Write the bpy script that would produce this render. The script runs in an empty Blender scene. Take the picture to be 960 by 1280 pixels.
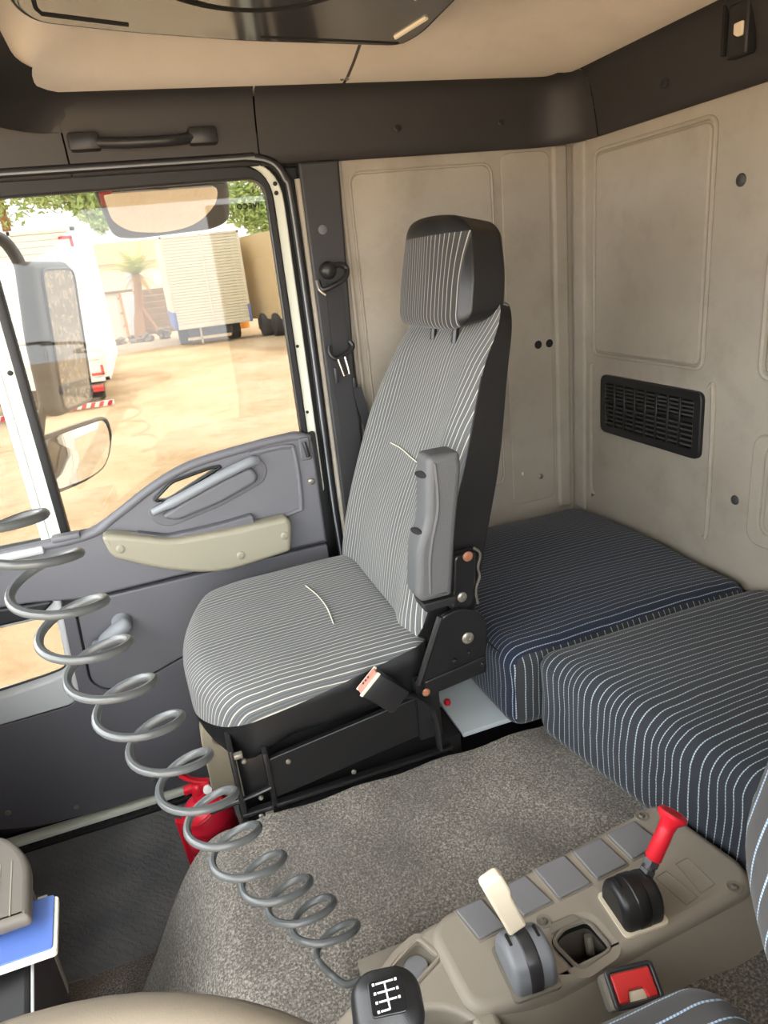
import bpy, bmesh, math, random
from mathutils import Vector, Matrix
R = math.radians
random.seed(7)
scn = bpy.context.scene
col = scn.collection

# ------------------------------------------------------------------ camera, sky, sun, exposure
cam_d = bpy.data.cameras.new('camera')
cam = bpy.data.objects.new('camera', cam_d); col.objects.link(cam)
# columns: camera right / up / back expressed in world axes
rx = Vector((0.93888557, -0.32881513, -0.10185528))
dn = Vector((-0.20441055, -0.29448881, -0.93353772))
fw = Vector((0.27696609, 0.89730538, -0.34370458))
m = Matrix.Identity(4)
for i in range(3):
    m[i][0] = rx[i]; m[i][1] = -dn[i]; m[i][2] = -fw[i]
m[2][3] = 1.40
cam.matrix_world = m
cam_d.sensor_fit = 'VERTICAL'; cam_d.sensor_height = 36; cam_d.sensor_width = 27
cam_d.lens = 853 / 1280 * 36
cam_d.clip_start = 0.02; cam_d.clip_end = 500
scn.camera = cam

w = bpy.data.worlds.new('sky'); scn.world = w; w.use_nodes = True
bg = w.node_tree.nodes['Background']
bg.inputs['Color'].default_value = (0.96, 0.985, 1.0, 1); bg.inputs['Strength'].default_value = 1.6
sun_d = bpy.data.lights.new('sun', 'SUN'); sun = bpy.data.objects.new('sun', sun_d); col.objects.link(sun)
sun_d.energy = 2.0; sun_d.angle = R(6); sun_d.color = (1.0, 0.93, 0.82)
sun.rotation_euler = Vector((0.55, 0.10, 0.83)).to_track_quat('Z', 'Y').to_euler()
scn.view_settings.view_transform = 'Standard'; scn.view_settings.look = 'None'
scn.view_settings.gamma = 1; scn.view_settings.use_curve_mapping = False
scn.view_settings.exposure = 2.7

# ------------------------------------------------------------------ materials
def lin(c):
    return tuple(((v / 255 / 12.92) if v / 255 <= .04045 else ((v / 255 + .055) / 1.055) ** 2.4) for v in c)
MATS = {}
def base_mat(name):
    mt = bpy.data.materials.new(name); mt.use_nodes = True
    MATS[name] = mt
    return mt, mt.node_tree, mt.node_tree.nodes['Principled BSDF']
def nd(nt, t, **kw):
    n = nt.nodes.new(t)
    for k, v in kw.items(): setattr(n, k, v)
    return n
def mixcol(nt, fac, a, b, mode='MIX'):
    n = nd(nt, 'ShaderNodeMix', data_type='RGBA', blend_type=mode)
    for s, v in ((0, fac), (6, a), (7, b)):
        if isinstance(v, (int, float)): n.inputs[s].default_value = v
        elif isinstance(v, tuple): n.inputs[s].default_value = (*v[:3], 1)
        else: nt.links.new(v, n.inputs[s])
    return n.outputs[2]
def mth(nt, op, a, b=None, c=None):
    n = nd(nt, 'ShaderNodeMath', operation=op)
    for i, v in enumerate((a, b, c)):
        if v is None: continue
        if isinstance(v, (int, float)): n.inputs[i].default_value = v
        else: nt.links.new(v, n.inputs[i])
    return n.outputs[0]
def noise(nt, scale, detail=3, vec=None, rough=.5):
    n = nd(nt, 'ShaderNodeTexNoise'); n.inputs['Scale'].default_value = scale
    n.inputs['Detail'].default_value = detail; n.inputs['Roughness'].default_value = rough
    if vec: nt.links.new(vec, n.inputs['Vector'])
    return n.outputs['Fac']
def objco(nt):
    return nd(nt, 'ShaderNodeTexCoord').outputs['Object']
def ramp(nt, fac, stops):
    n = nd(nt, 'ShaderNodeValToRGB'); e = n.color_ramp.elements
    while len(e) < len(stops): e.new(.5)
    for i, (p, c) in enumerate(stops):
        e[i].position = p; e[i].color = (*c, 1) if len(c) == 3 else c
    nt.links.new(fac, n.inputs[0]); return n.outputs[0]
def bump(nt, bs, h, strength=.3, dist=.002):
    b = nd(nt, 'ShaderNodeBump'); b.inputs['Strength'].default_value = strength; b.inputs['Distance'].default_value = dist
    nt.links.new(h, b.inputs['Height']); nt.links.new(b.outputs[0], bs.inputs['Normal'])
def plastic(name, c, rough=.5, vary=.12, grain=900, bs_=.15, metal=0, spec=.5, large=3):
    mt, nt, bs = base_mat(name)
    co = objco(nt); l = lin(c)
    n1 = noise(nt, large, 4, co)
    d = tuple(v * (1 - vary) for v in l); u = tuple(min(1, v * (1 + vary)) for v in l)
    nt.links.new(mixcol(nt, n1, d, u), bs.inputs['Base Color'])
    bs.inputs['Roughness'].default_value = rough; bs.inputs['Metallic'].default_value = metal
    bs.inputs['Specular IOR Level'].default_value = spec
    if bs_: bump(nt, bs, noise(nt, grain, 2, co), bs_, .001)
    return mt
def stripes(name, axis, base, line, pitch, width=.16, dots=0, wob=.25, base2=None, thin=0.0, lean=0.0):
    """woven cloth with pale stripes of constant `axis` coordinate"""
    mt, nt, bs = base_mat(name)
    co = objco(nt); sep = nd(nt, 'ShaderNodeSeparateXYZ'); nt.links.new(co, sep.inputs[0])
    a = sep.outputs[axis]; o1 = sep.outputs['X' if axis == 'Y' else 'Y']; o2 = sep.outputs['Z']
    if lean: a = mth(nt, 'ADD', a, mth(nt, 'MULTIPLY', o2, lean))
    wb = mth(nt, 'MULTIPLY', mth(nt, 'SUBTRACT', noise(nt, 14, 2, co), .5), wob)
    # uneven spacing along the axis itself
    un = mth(nt, 'MULTIPLY', mth(nt, 'SINE', mth(nt, 'MULTIPLY', a, 61.0)), .20)
    ph = mth(nt, 'ADD', mth(nt, 'ADD', mth(nt, 'MULTIPLY', a, 1 / pitch), wb), un)
    tri = mth(nt, 'ABSOLUTE', mth(nt, 'SUBTRACT', mth(nt, 'FRACT', ph), .5))
    mr = nd(nt, 'ShaderNodeMapRange', interpolation_type='SMOOTHSTEP')
    nt.links.new(tri, mr.inputs[0]); mr.inputs[1].default_value = width * .5; mr.inputs[2].default_value = width * .5 * .6
    mr.inputs[3].default_value = 0; mr.inputs[4].default_value = 1
    fac = mr.outputs[0]
    if dots:
        q = mth(nt, 'FRACT', mth(nt, 'MULTIPLY', mth(nt, 'ADD', o1, o2), 1 / dots))
        fac = mth(nt, 'MULTIPLY', fac, mth(nt, 'ADD', mth(nt, 'MULTIPLY', mth(nt, 'GREATER_THAN', q, .38), .6), .4))
    big = noise(nt, 3.5, 3, co)
    b = mixcol(nt, big, lin(base), lin(base2 or base))
    if thin:
        t2 = mth(nt, 'GREATER_THAN', mth(nt, 'FRACT', mth(nt, 'MULTIPLY', ph, 3.0)), .62)
        b = mixcol(nt, mth(nt, 'MULTIPLY', t2, thin), b, lin(line))
    fine = noise(nt, 700, 2, co)
    b = mixcol(nt, .35, b, mixcol(nt, fine, (0, 0, 0), (.35, .35, .35)), 'OVERLAY')
    nt.links.new(mixcol(nt, fac, b, lin(line)), bs.inputs['Base Color'])
    bs.inputs['Roughness'].default_value = .9; bs.inputs['Specular IOR Level'].default_value = .2
    bs.inputs['Sheen Weight'].default_value = .15
    bump(nt, bs, mth(nt, 'ADD', noise(nt, 900, 1, co), mth(nt, 'MULTIPLY', fac, .8)), .25, .001)
    return mt
def glass(name, dust, tint=(1, 1, 1), dustcol=(200, 190, 170), scale=40, lo=.55, hi=.75):
    mt = bpy.data.materials.new(name); mt.use_nodes = True; nt = mt.node_tree; nt.nodes.clear(); MATS[name] = mt
    out = nd(nt, 'ShaderNodeOutputMaterial'); tr = nd(nt, 'ShaderNodeBsdfTransparent'); tr.inputs[0].default_value = (*tint, 1)
    gl = nd(nt, 'ShaderNodeBsdfGlossy'); gl.inputs['Roughness'].default_value = .02
    fr = nd(nt, 'ShaderNodeFresnel'); fr.inputs[0].default_value = 1.45
    m1 = nd(nt, 'ShaderNodeMixShader'); nt.links.new(fr.outputs[0], m1.inputs[0]); nt.links.new(tr.outputs[0], m1.inputs[1]); nt.links.new(gl.outputs[0], m1.inputs[2])
    df = nd(nt, 'ShaderNodeBsdfDiffuse'); df.inputs[0].default_value = (*lin(dustcol), 1)
    co = objco(nt)
    d = mth(nt, 'MULTIPLY', ramp_v(nt, noise(nt, scale, 8, co, .75), lo, hi), ramp_v(nt, noise(nt, 4, 3, co), .3, .65))
    d = mth(nt, 'ADD', mth(nt, 'MULTIPLY', d, dust), dust * .12)
    m2 = nd(nt, 'ShaderNodeMixShader'); nt.links.new(d, m2.inputs[0]); nt.links.new(m1.outputs[0], m2.inputs[1]); nt.links.new(df.outputs[0], m2.inputs[2])
    nt.links.new(m2.outputs[0], out.inputs[0]); return mt
def ramp_v(nt, v, a, b):
    mr = nd(nt, 'ShaderNodeMapRange'); nt.links.new(v, mr.inputs[0]); mr.inputs[1].default_value = a; mr.inputs[2].default_value = b
    return mr.outputs[0]
def mirror_mat(name, dustf, dustcol):
    mt, nt, bs = base_mat(name)
    co = objco(nt)
    f = mth(nt, 'ADD', mth(nt, 'MULTIPLY', ramp_v(nt, noise(nt, 60, 8, co, .7), .4, .7), dustf * .5), dustf * .6)
    bs.inputs['Metallic'].default_value = 1; bs.inputs['Roughness'].default_value = .02
    bs.inputs['Base Color'].default_value = (.9, .9, .9, 1)
    df = nd(nt, 'ShaderNodeBsdfDiffuse'); df.inputs[0].default_value = (*lin(dustcol), 1)
    mx = nd(nt, 'ShaderNodeMixShader'); nt.links.new(f, mx.inputs[0]); nt.links.new(bs.outputs[0], mx.inputs[1]); nt.links.new(df.outputs[0], mx.inputs[2])
    nt.links.new(mx.outputs[0], nt.nodes['Material Output'].inputs[0]); return mt

plastic('door_grey', (105, 105, 109), .5, .06)
plastic('door_mid', (98, 98, 102), .55, .06)
plastic('door_dark', (90, 89, 94), .6, .08)
plastic('door_black', (30, 30, 32), .5, .1)
plastic('olive', (150, 145, 126), .5, .05)
plastic('crank_grey', (136, 140, 144), .45, .05)
plastic('pale_grey', (190, 192, 192), .5, .04)
plastic('white_paint', (226, 230, 214), .35, .03, bs_=0)
plastic('rubber', (24, 24, 25), .55, .1)
plastic('seal', (50, 50, 52), .35, .1)
plastic('header', (45, 43, 42), .55, .08)
plastic('pillar', (48, 48, 49), .55, .06)
plastic('chrome', (200, 200, 200), .25, .03, bs_=0, metal=1)
plastic('black_metal', (26, 26, 27), .30, .25, grain=120, bs_=.1)
plastic('black_plastic', (32, 32, 33), .4, .1)
plastic('vinyl', (25, 25, 26), .40, .12, grain=500, bs_=.2)
plastic('arm_grey', (86, 87, 88), .55, .06, grain=450, bs_=.5)
plastic('rust', (150, 100, 75), .5, .3)
plastic('bolt', (150, 145, 135), .35, .2, metal=.7, bs_=0)
plastic('console', (146, 138, 125), .5, .06)
plastic('console_edge', (124, 118, 107), .5, .06)
plastic('blank', (118, 118, 120), .5, .05)
plastic('lever_grey', (120, 123, 128), .4, .06)
plastic('cream', (222, 210, 186), .45, .05)
plastic('cream_metal', (214, 202, 172), .5, .1)
plastic('red', (205, 28, 44), .4, .1, bs_=0)
plastic('red_bag', (222, 34, 58), .34, .2, grain=60, bs_=.6)
plastic('red_button', (214, 50, 50), .4, .05, bs_=0)
plastic('pink_button', (214, 128, 112), .5, .1)
plastic('hose', (84, 87, 87), .3, .08, bs_=0)
plastic('sheet_metal', (176, 184, 186), .45, .06)
plastic('taupe', (122, 112, 97), .35, .06)
plastic('dash', (104, 97, 88), .5, .06)
plastic('paper', (230, 224, 206), .7, .05)
plastic('booklet', (88, 118, 190), .45, .22, large=14)
hm = plastic('hatch', (40, 36, 34), .18, .1, bs_=.02, spec=1.0)
hb = hm.node_tree.nodes['Principled BSDF']; hb.inputs['Coat Weight'].default_value = 1; hb.inputs['Coat IOR'].default_value = 1.8; hb.inputs['Coat Roughness'].default_value = .10
plastic('dark', (10, 10, 10), .8, .1)
plastic('plug', (62, 62, 60), .5, .1)
plastic('webbing', (48, 48, 50), .7, .1, grain=900, bs_=.5)
plastic('white_mark', (235, 235, 230), .5, .02, bs_=0)
plastic('mirror_shell', (92, 92, 92), .6, .15)
plastic('truck_white', (238, 236, 228), .5, .05, bs_=0, large=1)
plastic('trailer_cream', (214, 204, 178), .55, .06, bs_=0, large=1)
plastic('box_beige', (206, 180, 138), .55, .1, bs_=0, large=.4)
plastic('blue_paint', (96, 112, 170), .5, .1, bs_=0)
plastic('tyre', (46, 42, 40), .8, .2, grain=30)
plastic('chassis', (54, 50, 48), .8, .2)
plastic('wall_brown', (150, 120, 84), .9, .25, grain=20, large=2)
plastic('gate_white', (232, 226, 208), .6, .04, bs_=0)
plastic('gate_blue', (205, 210, 216), .6, .04, bs_=0)
plastic('house', (238, 222, 190), .8, .1, bs_=0)
plastic('house_roof', (208, 156, 106), .8, .15, bs_=0)
plastic('trunk', (168, 124, 84), .9, .2, grain=15)
plastic('orange', (230, 150, 60), .6, .1)
plastic('rubble', (148, 130, 108), .9, .3)
for nme, c in (('leaf', (176, 196, 120)), ('leaf_palm', (170, 176, 62)), ('leaf_dry', (196, 158, 66))):
    mt = plastic(nme, c, .6, .35, large=2, bs_=0)
    bs = mt.node_tree.nodes['Principled BSDF']; bs.inputs['Transmission Weight'].default_value = 0
    bs.inputs['Subsurface Weight'].default_value = 0
# moulded felt-like lining of the sleeper walls and the headliner
def lining(name, c1, c2, grime):
    mt, nt, bs = base_mat(name); co = objco(nt)
    a = mixcol(nt, ramp_v(nt, noise(nt, 2.2, 5, co, .6), .35, .68), lin(c1), lin(c2))
    a = mixcol(nt, mth(nt, 'MULTIPLY', ramp_v(nt, noise(nt, 9, 6, co, .65), .5, .8), grime), a, lin((120, 108, 92)))
    a = mixcol(nt, .12, a, mixcol(nt, noise(nt, 600, 2, co), (0, 0, 0), (1, 1, 1)), 'OVERLAY')
    nt.links.new(a, bs.inputs['Base Color']); bs.inputs['Roughness'].default_value = .85; bs.inputs['Specular IOR Level'].default_value = .2
    bump(nt, bs, noise(nt, 700, 3, co), .2, .001); return mt
lining('lining', (168, 161, 148), (152, 145, 133), .35)
lining('headliner', (222, 212, 198), (212, 201, 186), .12)
def carpet():
    mt, nt, bs = base_mat('carpet'); co = objco(nt)
    f = noise(nt, 260, 4, co, .7); b = noise(nt, 5, 4, co)
    c = ramp(nt, f, [(.30, lin((62, 59, 55))), (.5, lin((128, 122, 113))), (.70, lin((210, 202, 188)))])
    c = mixcol(nt, ramp_v(nt, b, .38, .66), c, mixcol(nt, .5, c, lin((84, 80, 75))))
    # worn brown patch at the low front end
    sep = nd(nt, 'ShaderNodeSeparateXYZ'); nt.links.new(co, sep.inputs[0])
    c = mixcol(nt, mth(nt, 'MULTIPLY', ramp_v(nt, noise(nt, 7, 3, co), .45, .6), ramp_v(nt, sep.outputs['X'], -.25, -.4)), c, mixcol(nt, .5, c, lin((110, 84, 62))))
    nt.links.new(c, bs.inputs['Base Color']); bs.inputs['Roughness'].default_value = 1; bs.inputs['Specular IOR Level'].default_value = .1
    bs.inputs['Sheen Weight'].default_value = .2
    bump(nt, bs, f, .9, .006)
carpet()
def mat_rubber():
    mt, nt, bs = base_mat('mat_rubber'); co = objco(nt)
    wv = nd(nt, 'ShaderNodeTexWave', wave_type='BANDS', bands_direction='DIAGONAL'); wv.inputs['Scale'].default_value = 26
    wv.inputs['Distortion'].default_value = 5; wv.inputs['Detail'].default_value = 1; wv.inputs['Detail Scale'].default_value = 3; nt.links.new(co, wv.inputs['Vector'])
    nt.links.new(mixcol(nt, ramp_v(nt, noise(nt, 6, 5, co), .35, .7), lin((92, 94, 96)), lin((120, 120, 117))), bs.inputs['Base Color'])
    bs.inputs['Roughness'].default_value = .55; bump(nt, bs, wv.outputs['Fac'], .5, .002)
mat_rubber()
def ground_mat():
    mt, nt, bs = base_mat('dirt'); co = objco(nt)
    a = ramp(nt, noise(nt, .5, 6, co, .6), [(.3, lin((182, 152, 116))), (.5, lin((200, 172, 138))), (.72, lin((210, 188, 158)))])
    a = mixcol(nt, mth(nt, 'MULTIPLY', ramp_v(nt, noise(nt, 3.0, 8, co, .7), .5, .72), .5), a, lin((150, 112, 72)))
    nt.links.new(a, bs.inputs['Base Color']); bs.inputs['Roughness'].default_value = 1; bs.inputs['Specular IOR Level'].default_value = .1
    bump(nt, bs, noise(nt, 4, 8, co, .7), .6, .08)
ground_mat()
stripes('seat_cloth', 'Y', (104, 106, 107), (186, 183, 172), .0118, .17, 0, .35, (88, 93, 96), .16)
stripes('cushion_cloth', 'Y', (104, 106, 107), (186, 183, 172), .0112, .17, 0, .35, (88, 93, 96), .16, .45)
stripes('head_cloth', 'Y', (66, 67, 68), (150, 148, 140), .0125, .17, 0, .1, (60, 61, 63), .10)
stripes('bunk_cloth', 'Y', (58, 60, 62), (164, 178, 186), .0142, .15, .006, .5, (44, 50, 60), .0)
stripes('bunk_cloth_navy', 'Y', (42, 49, 64), (150, 164, 176), .0135, .14, .006, .4, (32, 40, 60), .0)
stripes('bunk_cloth_side', 'X', (60, 62, 64), (160, 172, 180), .0150, .14, .006, .3, (52, 54, 58), .0)
stripes('driver_cloth', 'Y', (74, 72, 70), (158, 182, 204), .0200, .13, .004, .4, (66, 66, 66), .0)
stripes('driver_cloth_side', 'X', (74, 72, 70), (158, 182, 204), .0200, .13, .004, .4, (66, 66, 66), .0)
glass('glass', .14, (.42, .425, .42))  # dark tint added to hold back the bright yard against the interior
glass('glass_clear', .05)
glass('glass_low', .10, (.42, .42, .41))  # same added tint, dimming the yard through the lower pane
mirror_mat('mirror', .95, (122, 119, 113))
mirror_mat('mirror_clean', .12, (170, 160, 140))

# ------------------------------------------------------------------ mesh helpers
def link(name, me, mat, parent=None, smooth=True, angle=40):
    o = bpy.data.objects.new(name, me); col.objects.link(o)
    if mat is not None:
        me.materials.clear()
        for q in (mat if isinstance(mat, (list, tuple)) else [mat]): me.materials.append(MATS[q])
    if smooth:
        me.shade_smooth()
        try: me.set_sharp_from_angle(angle=R(angle))
        except Exception: pass
    if parent is not None:
        o.parent = parent
        o.location = -world_loc(parent)
    return o
def world_loc(o):
    v = Vector(o.location)
    while o.parent: o = o.parent; v += Vector(o.location)
    return v
def bm_mesh(bm, name='m'):
    me = bpy.data.meshes.new(name); bmesh.ops.recalc_face_normals(bm, faces=bm.faces[:]); bm.to_mesh(me); bm.free(); return me
def pyd(v, f):
    me = bpy.data.meshes.new('m'); me.from_pydata([tuple(q) for q in v], [], f); me.update(); return me
def tag(o, label, cat, group=None):
    o['label'] = label; o['category'] = cat
    if group: o['group'] = group
    return o
def thing(name, label, cat, loc=(0, 0, 0), group=None):
    o = bpy.data.objects.new(name, None); col.objects.link(o); o.location = loc; o.empty_display_size = .05
    return tag(o, label, cat, group)
def struct(o): o['kind'] = 'structure'; return o
def sroot(name, loc=(0, 0, 0)):
    o = bpy.data.objects.new(name, None); col.objects.link(o); o.location = loc; o.empty_display_size = .05
    return struct(o)
def box(x0, x1, y0, y1, z0, z1, bev=0, seg=2):
    bm = bmesh.new(); bmesh.ops.create_cube(bm, size=1)
    for v in bm.verts:
        v.co = Vector((x0 + (v.co.x + .5) * (x1 - x0), y0 + (v.co.y + .5) * (y1 - y0), z0 + (v.co.z + .5) * (z1 - z0)))
    if bev: bmesh.ops.bevel(bm, geom=bm.edges[:], offset=bev, segments=seg, profile=.5, affect='EDGES')
    return bm_mesh(bm)
def join(*ms):
    bm = bmesh.new()
    for q in ms: bm.from_mesh(q)
    me = bpy.data.meshes.new('m'); bm.to_mesh(me); bm.free(); return me
def xf(me, M): me.transform(M); return me
def rpoly(pts, r=.01, n=5):
    out = []; N = len(pts)
    for i in range(N):
        p = Vector(pts[i][:2]); a = Vector(pts[i - 1][:2]); b = Vector(pts[(i + 1) % N][:2])
        rr = pts[i][2] if len(pts[i]) > 2 else r
        d1 = a - p; d2 = b - p; L = min(d1.length, d2.length) * .48
        t = min(rr, L)
        if t < 1e-5 or d1.length < 1e-6 or d2.length < 1e-6: out.append(tuple(p)); continue
        s = p + d1.normalized() * t; e = p + d2.normalized() * t
        for k in range(n + 1):
            u = k / n
            q = s * (1 - u) ** 2 + p * 2 * u * (1 - u) + e * u * u
            out.append((q.x, q.y))
    return out
def rrect(x0, x1, y0, y1, r, n=5): return rpoly([(x0, y0), (x1, y0), (x1, y1), (x0, y1)], r, n)
PL = {'XZ': Matrix(((1, 0, 0, 0), (0, 0, -1, 0), (0, 1, 0, 0), (0, 0, 0, 1))),
      'YZ': Matrix(((0, 0, 1, 0), (1, 0, 0, 0), (0, 1, 0, 0), (0, 0, 0, 1))),
      'XY': Matrix.Identity(4)}
def plate(outer, d0, d1, plane='XZ', holes=(), bev=0, bres=2):
    """flat outline (with holes) extruded between the depths d0 and d1"""
    cu = bpy.data.curves.new('c', 'CURVE'); cu.dimensions = '2D'; cu.fill_mode = 'BOTH'
    for pts in [outer, *holes]:
        s = cu.splines.new('POLY'); s.points.add(len(pts) - 1)
        for i, p in enumerate(pts): s.points[i].co = (p[0], p[1], 0, 1)
        s.use_cyclic_u = True
    t = abs(d1 - d0) / 2
    bev = min(bev, t * .98)
    cu.extrude = t - bev; cu.bevel_depth = bev; cu.bevel_resolution = bres; cu.offset = -bev
    ob = bpy.data.objects.new('c', cu); col.objects.link(ob)
    me = bpy.data.meshes.new_from_object(ob)
    bpy.data.objects.remove(ob); bpy.data.curves.remove(cu)
    mid = (d0 + d1) / 2
    me.transform(PL[plane]); off = {'XZ': (0, mid, 0), 'YZ': (mid, 0, 0), 'XY': (0, 0, mid)}[plane]
    me.transform(Matrix.Translation(off))
    return me
def tube(pts, r, n=8, closed=False, caps=True, flat=1.0):
    P = [Vector(p) for p in pts]; N = len(P); V = []; F = []
    up = None
    for i in range(N):
        t = (P[(i + 1) % N] - P[i - 1]) if closed else (P[min(i + 1, N - 1)] - P[max(i - 1, 0)])
        t.normalize()
        if up is None:
            up = Vector((0, 0, 1)) if abs(t.z) < .9 else Vector((1, 0, 0))
        up = (up - t * up.dot(t)).normalized(); sd = t.cross(up)
        rr = r[i] if isinstance(r, (list, tuple)) else r
        for k in range(n):
            a = 2 * math.pi * k / n
            V.append(P[i] + sd * math.cos(a) * rr + up * math.sin(a) * rr * flat)
    M = N if closed else N - 1
    for i in range(M):
        for k in range(n):
            a = i * n + k; b = i * n + (k + 1) % n; c = ((i + 1) % N) * n + (k + 1) % n; d = ((i + 1) % N) * n + k
            F.append((a, d, c, b))
    if caps and not closed:
        F.append(tuple(range(n))); F.append(tuple(reversed(range((N - 1) * n, N * n))))
    return pyd(V, F)
def smooth_path(pts, n=8):
    P = [Vector(p) for p in pts]; out = []
    for i in range(len(P) - 1):
        p0 = P[max(i - 1, 0)]; p1 = P[i]; p2 = P[i + 1]; p3 = P[min(i + 2, len(P) - 1)]
        for k in range(n):
            t = k / n
            out.append(.5 * ((2 * p1) + (p2 - p0) * t + (2 * p0 - 5 * p1 + 4 * p2 - p3) * t * t + (3 * p1 - p0 - 3 * p2 + p3) * t ** 3))
    out.append(P[-1]); return out
def lathe(prof, n=24, M=None):
    V = []; F = []
    for r, z in prof:
        for k in range(n):
            a = 2 * math.pi * k / n; V.append((r * math.cos(a), r * math.sin(a), z))
    for i in range(len(prof) - 1):
        for k in range(n):
            F.append((i * n + k, i * n + (k + 1) % n, (i + 1) * n + (k + 1) % n, (i + 1) * n + k))
    F.append(tuple(reversed(range(n)))); F.append(tuple(range((len(prof) - 1) * n, len(prof) * n)))
    me = pyd(V, F)
    if M is not None: me.transform(M)
    return me
def aim(p, d, roll=0):
    """matrix that puts local z along d at point p"""
    return Matrix.Translation(Vector(p)) @ Vector(d).to_track_quat('Z', 'Y').to_matrix().to_4x4() @ Matrix.Rotation(roll, 4, 'Z')
def cushion(c, h, r, n=26, fn=None):
    """dense rounded box (verts, faces, face normals), optionally deformed by fn(p, u)"""
    bm = bmesh.new(); vd = {}
    def gv(a, b, c_):
        k = (a, b, c_)
        if k not in vd: vd[k] = bm.verts.new((2 * a / n - 1, 2 * b / n - 1, 2 * c_ / n - 1))
        return vd[k]
    for e in (0, n):
        for a in range(n):
            for b in range(n):
                for f_ in (lambda p, q: (e, p, q), lambda p, q: (p, e, q), lambda p, q: (p, q, e)):
                    bm.faces.new([gv(*f_(a, b)), gv(*f_(a + 1, b)), gv(*f_(a + 1, b + 1)), gv(*f_(a, b + 1))])
    for v in bm.verts:
        # push the samples towards the edges so that the rounding is smooth
        u = Vector([math.copysign(abs(q) ** .75, q) for q in v.co])
        p = Vector((u.x * h[0], u.y * h[1], u.z * h[2]))
        i = Vector([max(-(h[k] - r), min(h[k] - r, p[k])) for k in range(3)])
        d = p - i
        if d.length > 1e-9: p = i + d.normalized() * r * min(1, max(abs(d.x), abs(d.y), abs(d.z)) / r)
        un = Vector((p.x / h[0], p.y / h[1], p.z / h[2]))
        q = Vector(c) + p
        v.co = fn(q, un) if fn else q
    bmesh.ops.recalc_face_normals(bm, faces=bm.faces[:])
    return bm
def pick(bm, pred):
    """copy of the faces that satisfy pred(center, normal)"""
    b2 = bm.copy(); b2.faces.ensure_lookup_table(); b2.normal_update()
    dead = [f for f in b2.faces if not pred(f.calc_center_median(), f.normal)]
    bmesh.ops.delete(b2, geom=dead, context='FACES')
    me = bpy.data.meshes.new('m'); b2.to_mesh(me); b2.free(); return me
def cut(bm, co, no, keep):
    b2 = bm.copy()
    bmesh.ops.bisect_plane(b2, geom=b2.verts[:] + b2.edges[:] + b2.faces[:], plane_co=co, plane_no=no, clear_inner=keep > 0, clear_outer=keep < 0)
    me = bpy.data.meshes.new('m'); b2.to_mesh(me); b2.free(); return me
def smooth(a, b, x):
    t = max(0, min(1, (x - a) / (b - a))); return t * t * (3 - 2 * t)
def screw(p, d, r=.006, mat='bolt', parent=None, name='screw'):
    me = lathe([(r, 0), (r, .002), (r * .8, .0038), (r * .35, .0042), (r * .35, .0028), (.0004, .0028)], 14, aim(p, d))
    return link(name, me, mat, parent)
def grid(nx, ny, f):
    V = [f(i / nx, j / ny) for j in range(ny + 1) for i in range(nx + 1)]
    F = [(j * (nx + 1) + i, j * (nx + 1) + i + 1, (j + 1) * (nx + 1) + i + 1, (j + 1) * (nx + 1) + i) for j in range(ny) for i in range(nx)]
    return pyd(V, F)

# ================================================================== STRUCTURE
struct(link('floor', box(-1.3, 1.25, -.33, 1.78, -.08, 0), 'door_dark'))
# ---- sleeper side lining, behind the pillar
WY = 1.75; WX = 1.167
wr = sroot('wall_right', (.84, WY, .3))
link('lining_sheet', box(.505, 1.18, WY, WY + .03, .40, 1.72), 'lining', wr)
link('embossed_panel', plate(rrect(.545, .925, .74, 1.604, .03), WY - .004, WY + .01, 'XZ', bev=.004), 'lining', wr)
link('embossed_rib', plate(rpoly([(.955, .66), (1.100, .66), (1.100, 1.628), (.955, 1.628)], .03), WY - .003, WY + .01, 'XZ', bev=.003), 'lining', wr)
link('corner_rib', plate(rpoly([(1.112, .62), (1.158, .62), (1.152, 1.64), (1.106, 1.64)], .012), WY - .009, WY + .01, 'XZ', bev=.008), 'lining', wr)
link('edge_fold', tube([(.521, WY - .002, .45), (.519, WY - .002, 1.1), (.522, WY - .002, 1.64)], .006, 8), 'lining', wr)
link('panel_bead', tube([(x, WY - .003, z) for x, z in rrect(.543, .927, .74, 1.606, .03)], .0035, 6, closed=True), 'lining', wr)
for x, z, rr in ((1.052, 1.131, .0115), (1.089, 1.130, .0115)):
    link('hole_plug', lathe([(rr, 0), (rr, .001), (rr * .7, .0016), (.001, .0016)], 18, aim((x, WY - .003, z), (0, -1, 0))), 'dark', wr)
screw((1.050, WY - .003, .736), (0, -1, 0), .009, 'bolt', wr)
link('wall_tag', box(.985, .990, WY - .006, WY - .003, .752, .762, .001), 'cream', wr)
# ---- rear wall lining
wb = sroot('wall_rear', (WX, .7, .3))
link('lining_sheet', box(WX, WX + .03, -.33, 1.78, .40, 1.72), 'lining', wb)
link('corner_rib', plate(rpoly([(1.68, .62), (1.735, .62), (1.735, 1.64), (1.68, 1.64)], .01), WX - .008, WX + .01, 'YZ', bev=.007), 'lining', wb)
link('panel_bead', tube([(WX - .003, y, z) for y, z in rrect(1.238, 1.640, 1.098, 1.604, .025)], .005, 8, closed=True), 'lining', wb)
link('embossed_panel', plate(rrect(1.246, 1.632, 1.106, 1.596, .025), WX - .007, WX + .01, 'YZ', bev=.005), 'lining', wb)
link('panel_bead', tube([(WX - .003, y, z) for y, z in rrect(.66, 1.078, 1.098, 1.604, .03)], .008, 8, closed=True), 'lining', wb)
link('embossed_panel', plate(rrect(.67, 1.066, 1.108, 1.594, .025), WX - .007, WX + .01, 'YZ', bev=.005), 'lining', wb)
link('lower_bead', tube(smooth_path([(WX - .002, 1.655, 1.07), (WX - .002, 1.655, .72), (WX - .002, 1.64, .69)], 4), .006, 8), 'lining', wb)
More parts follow.
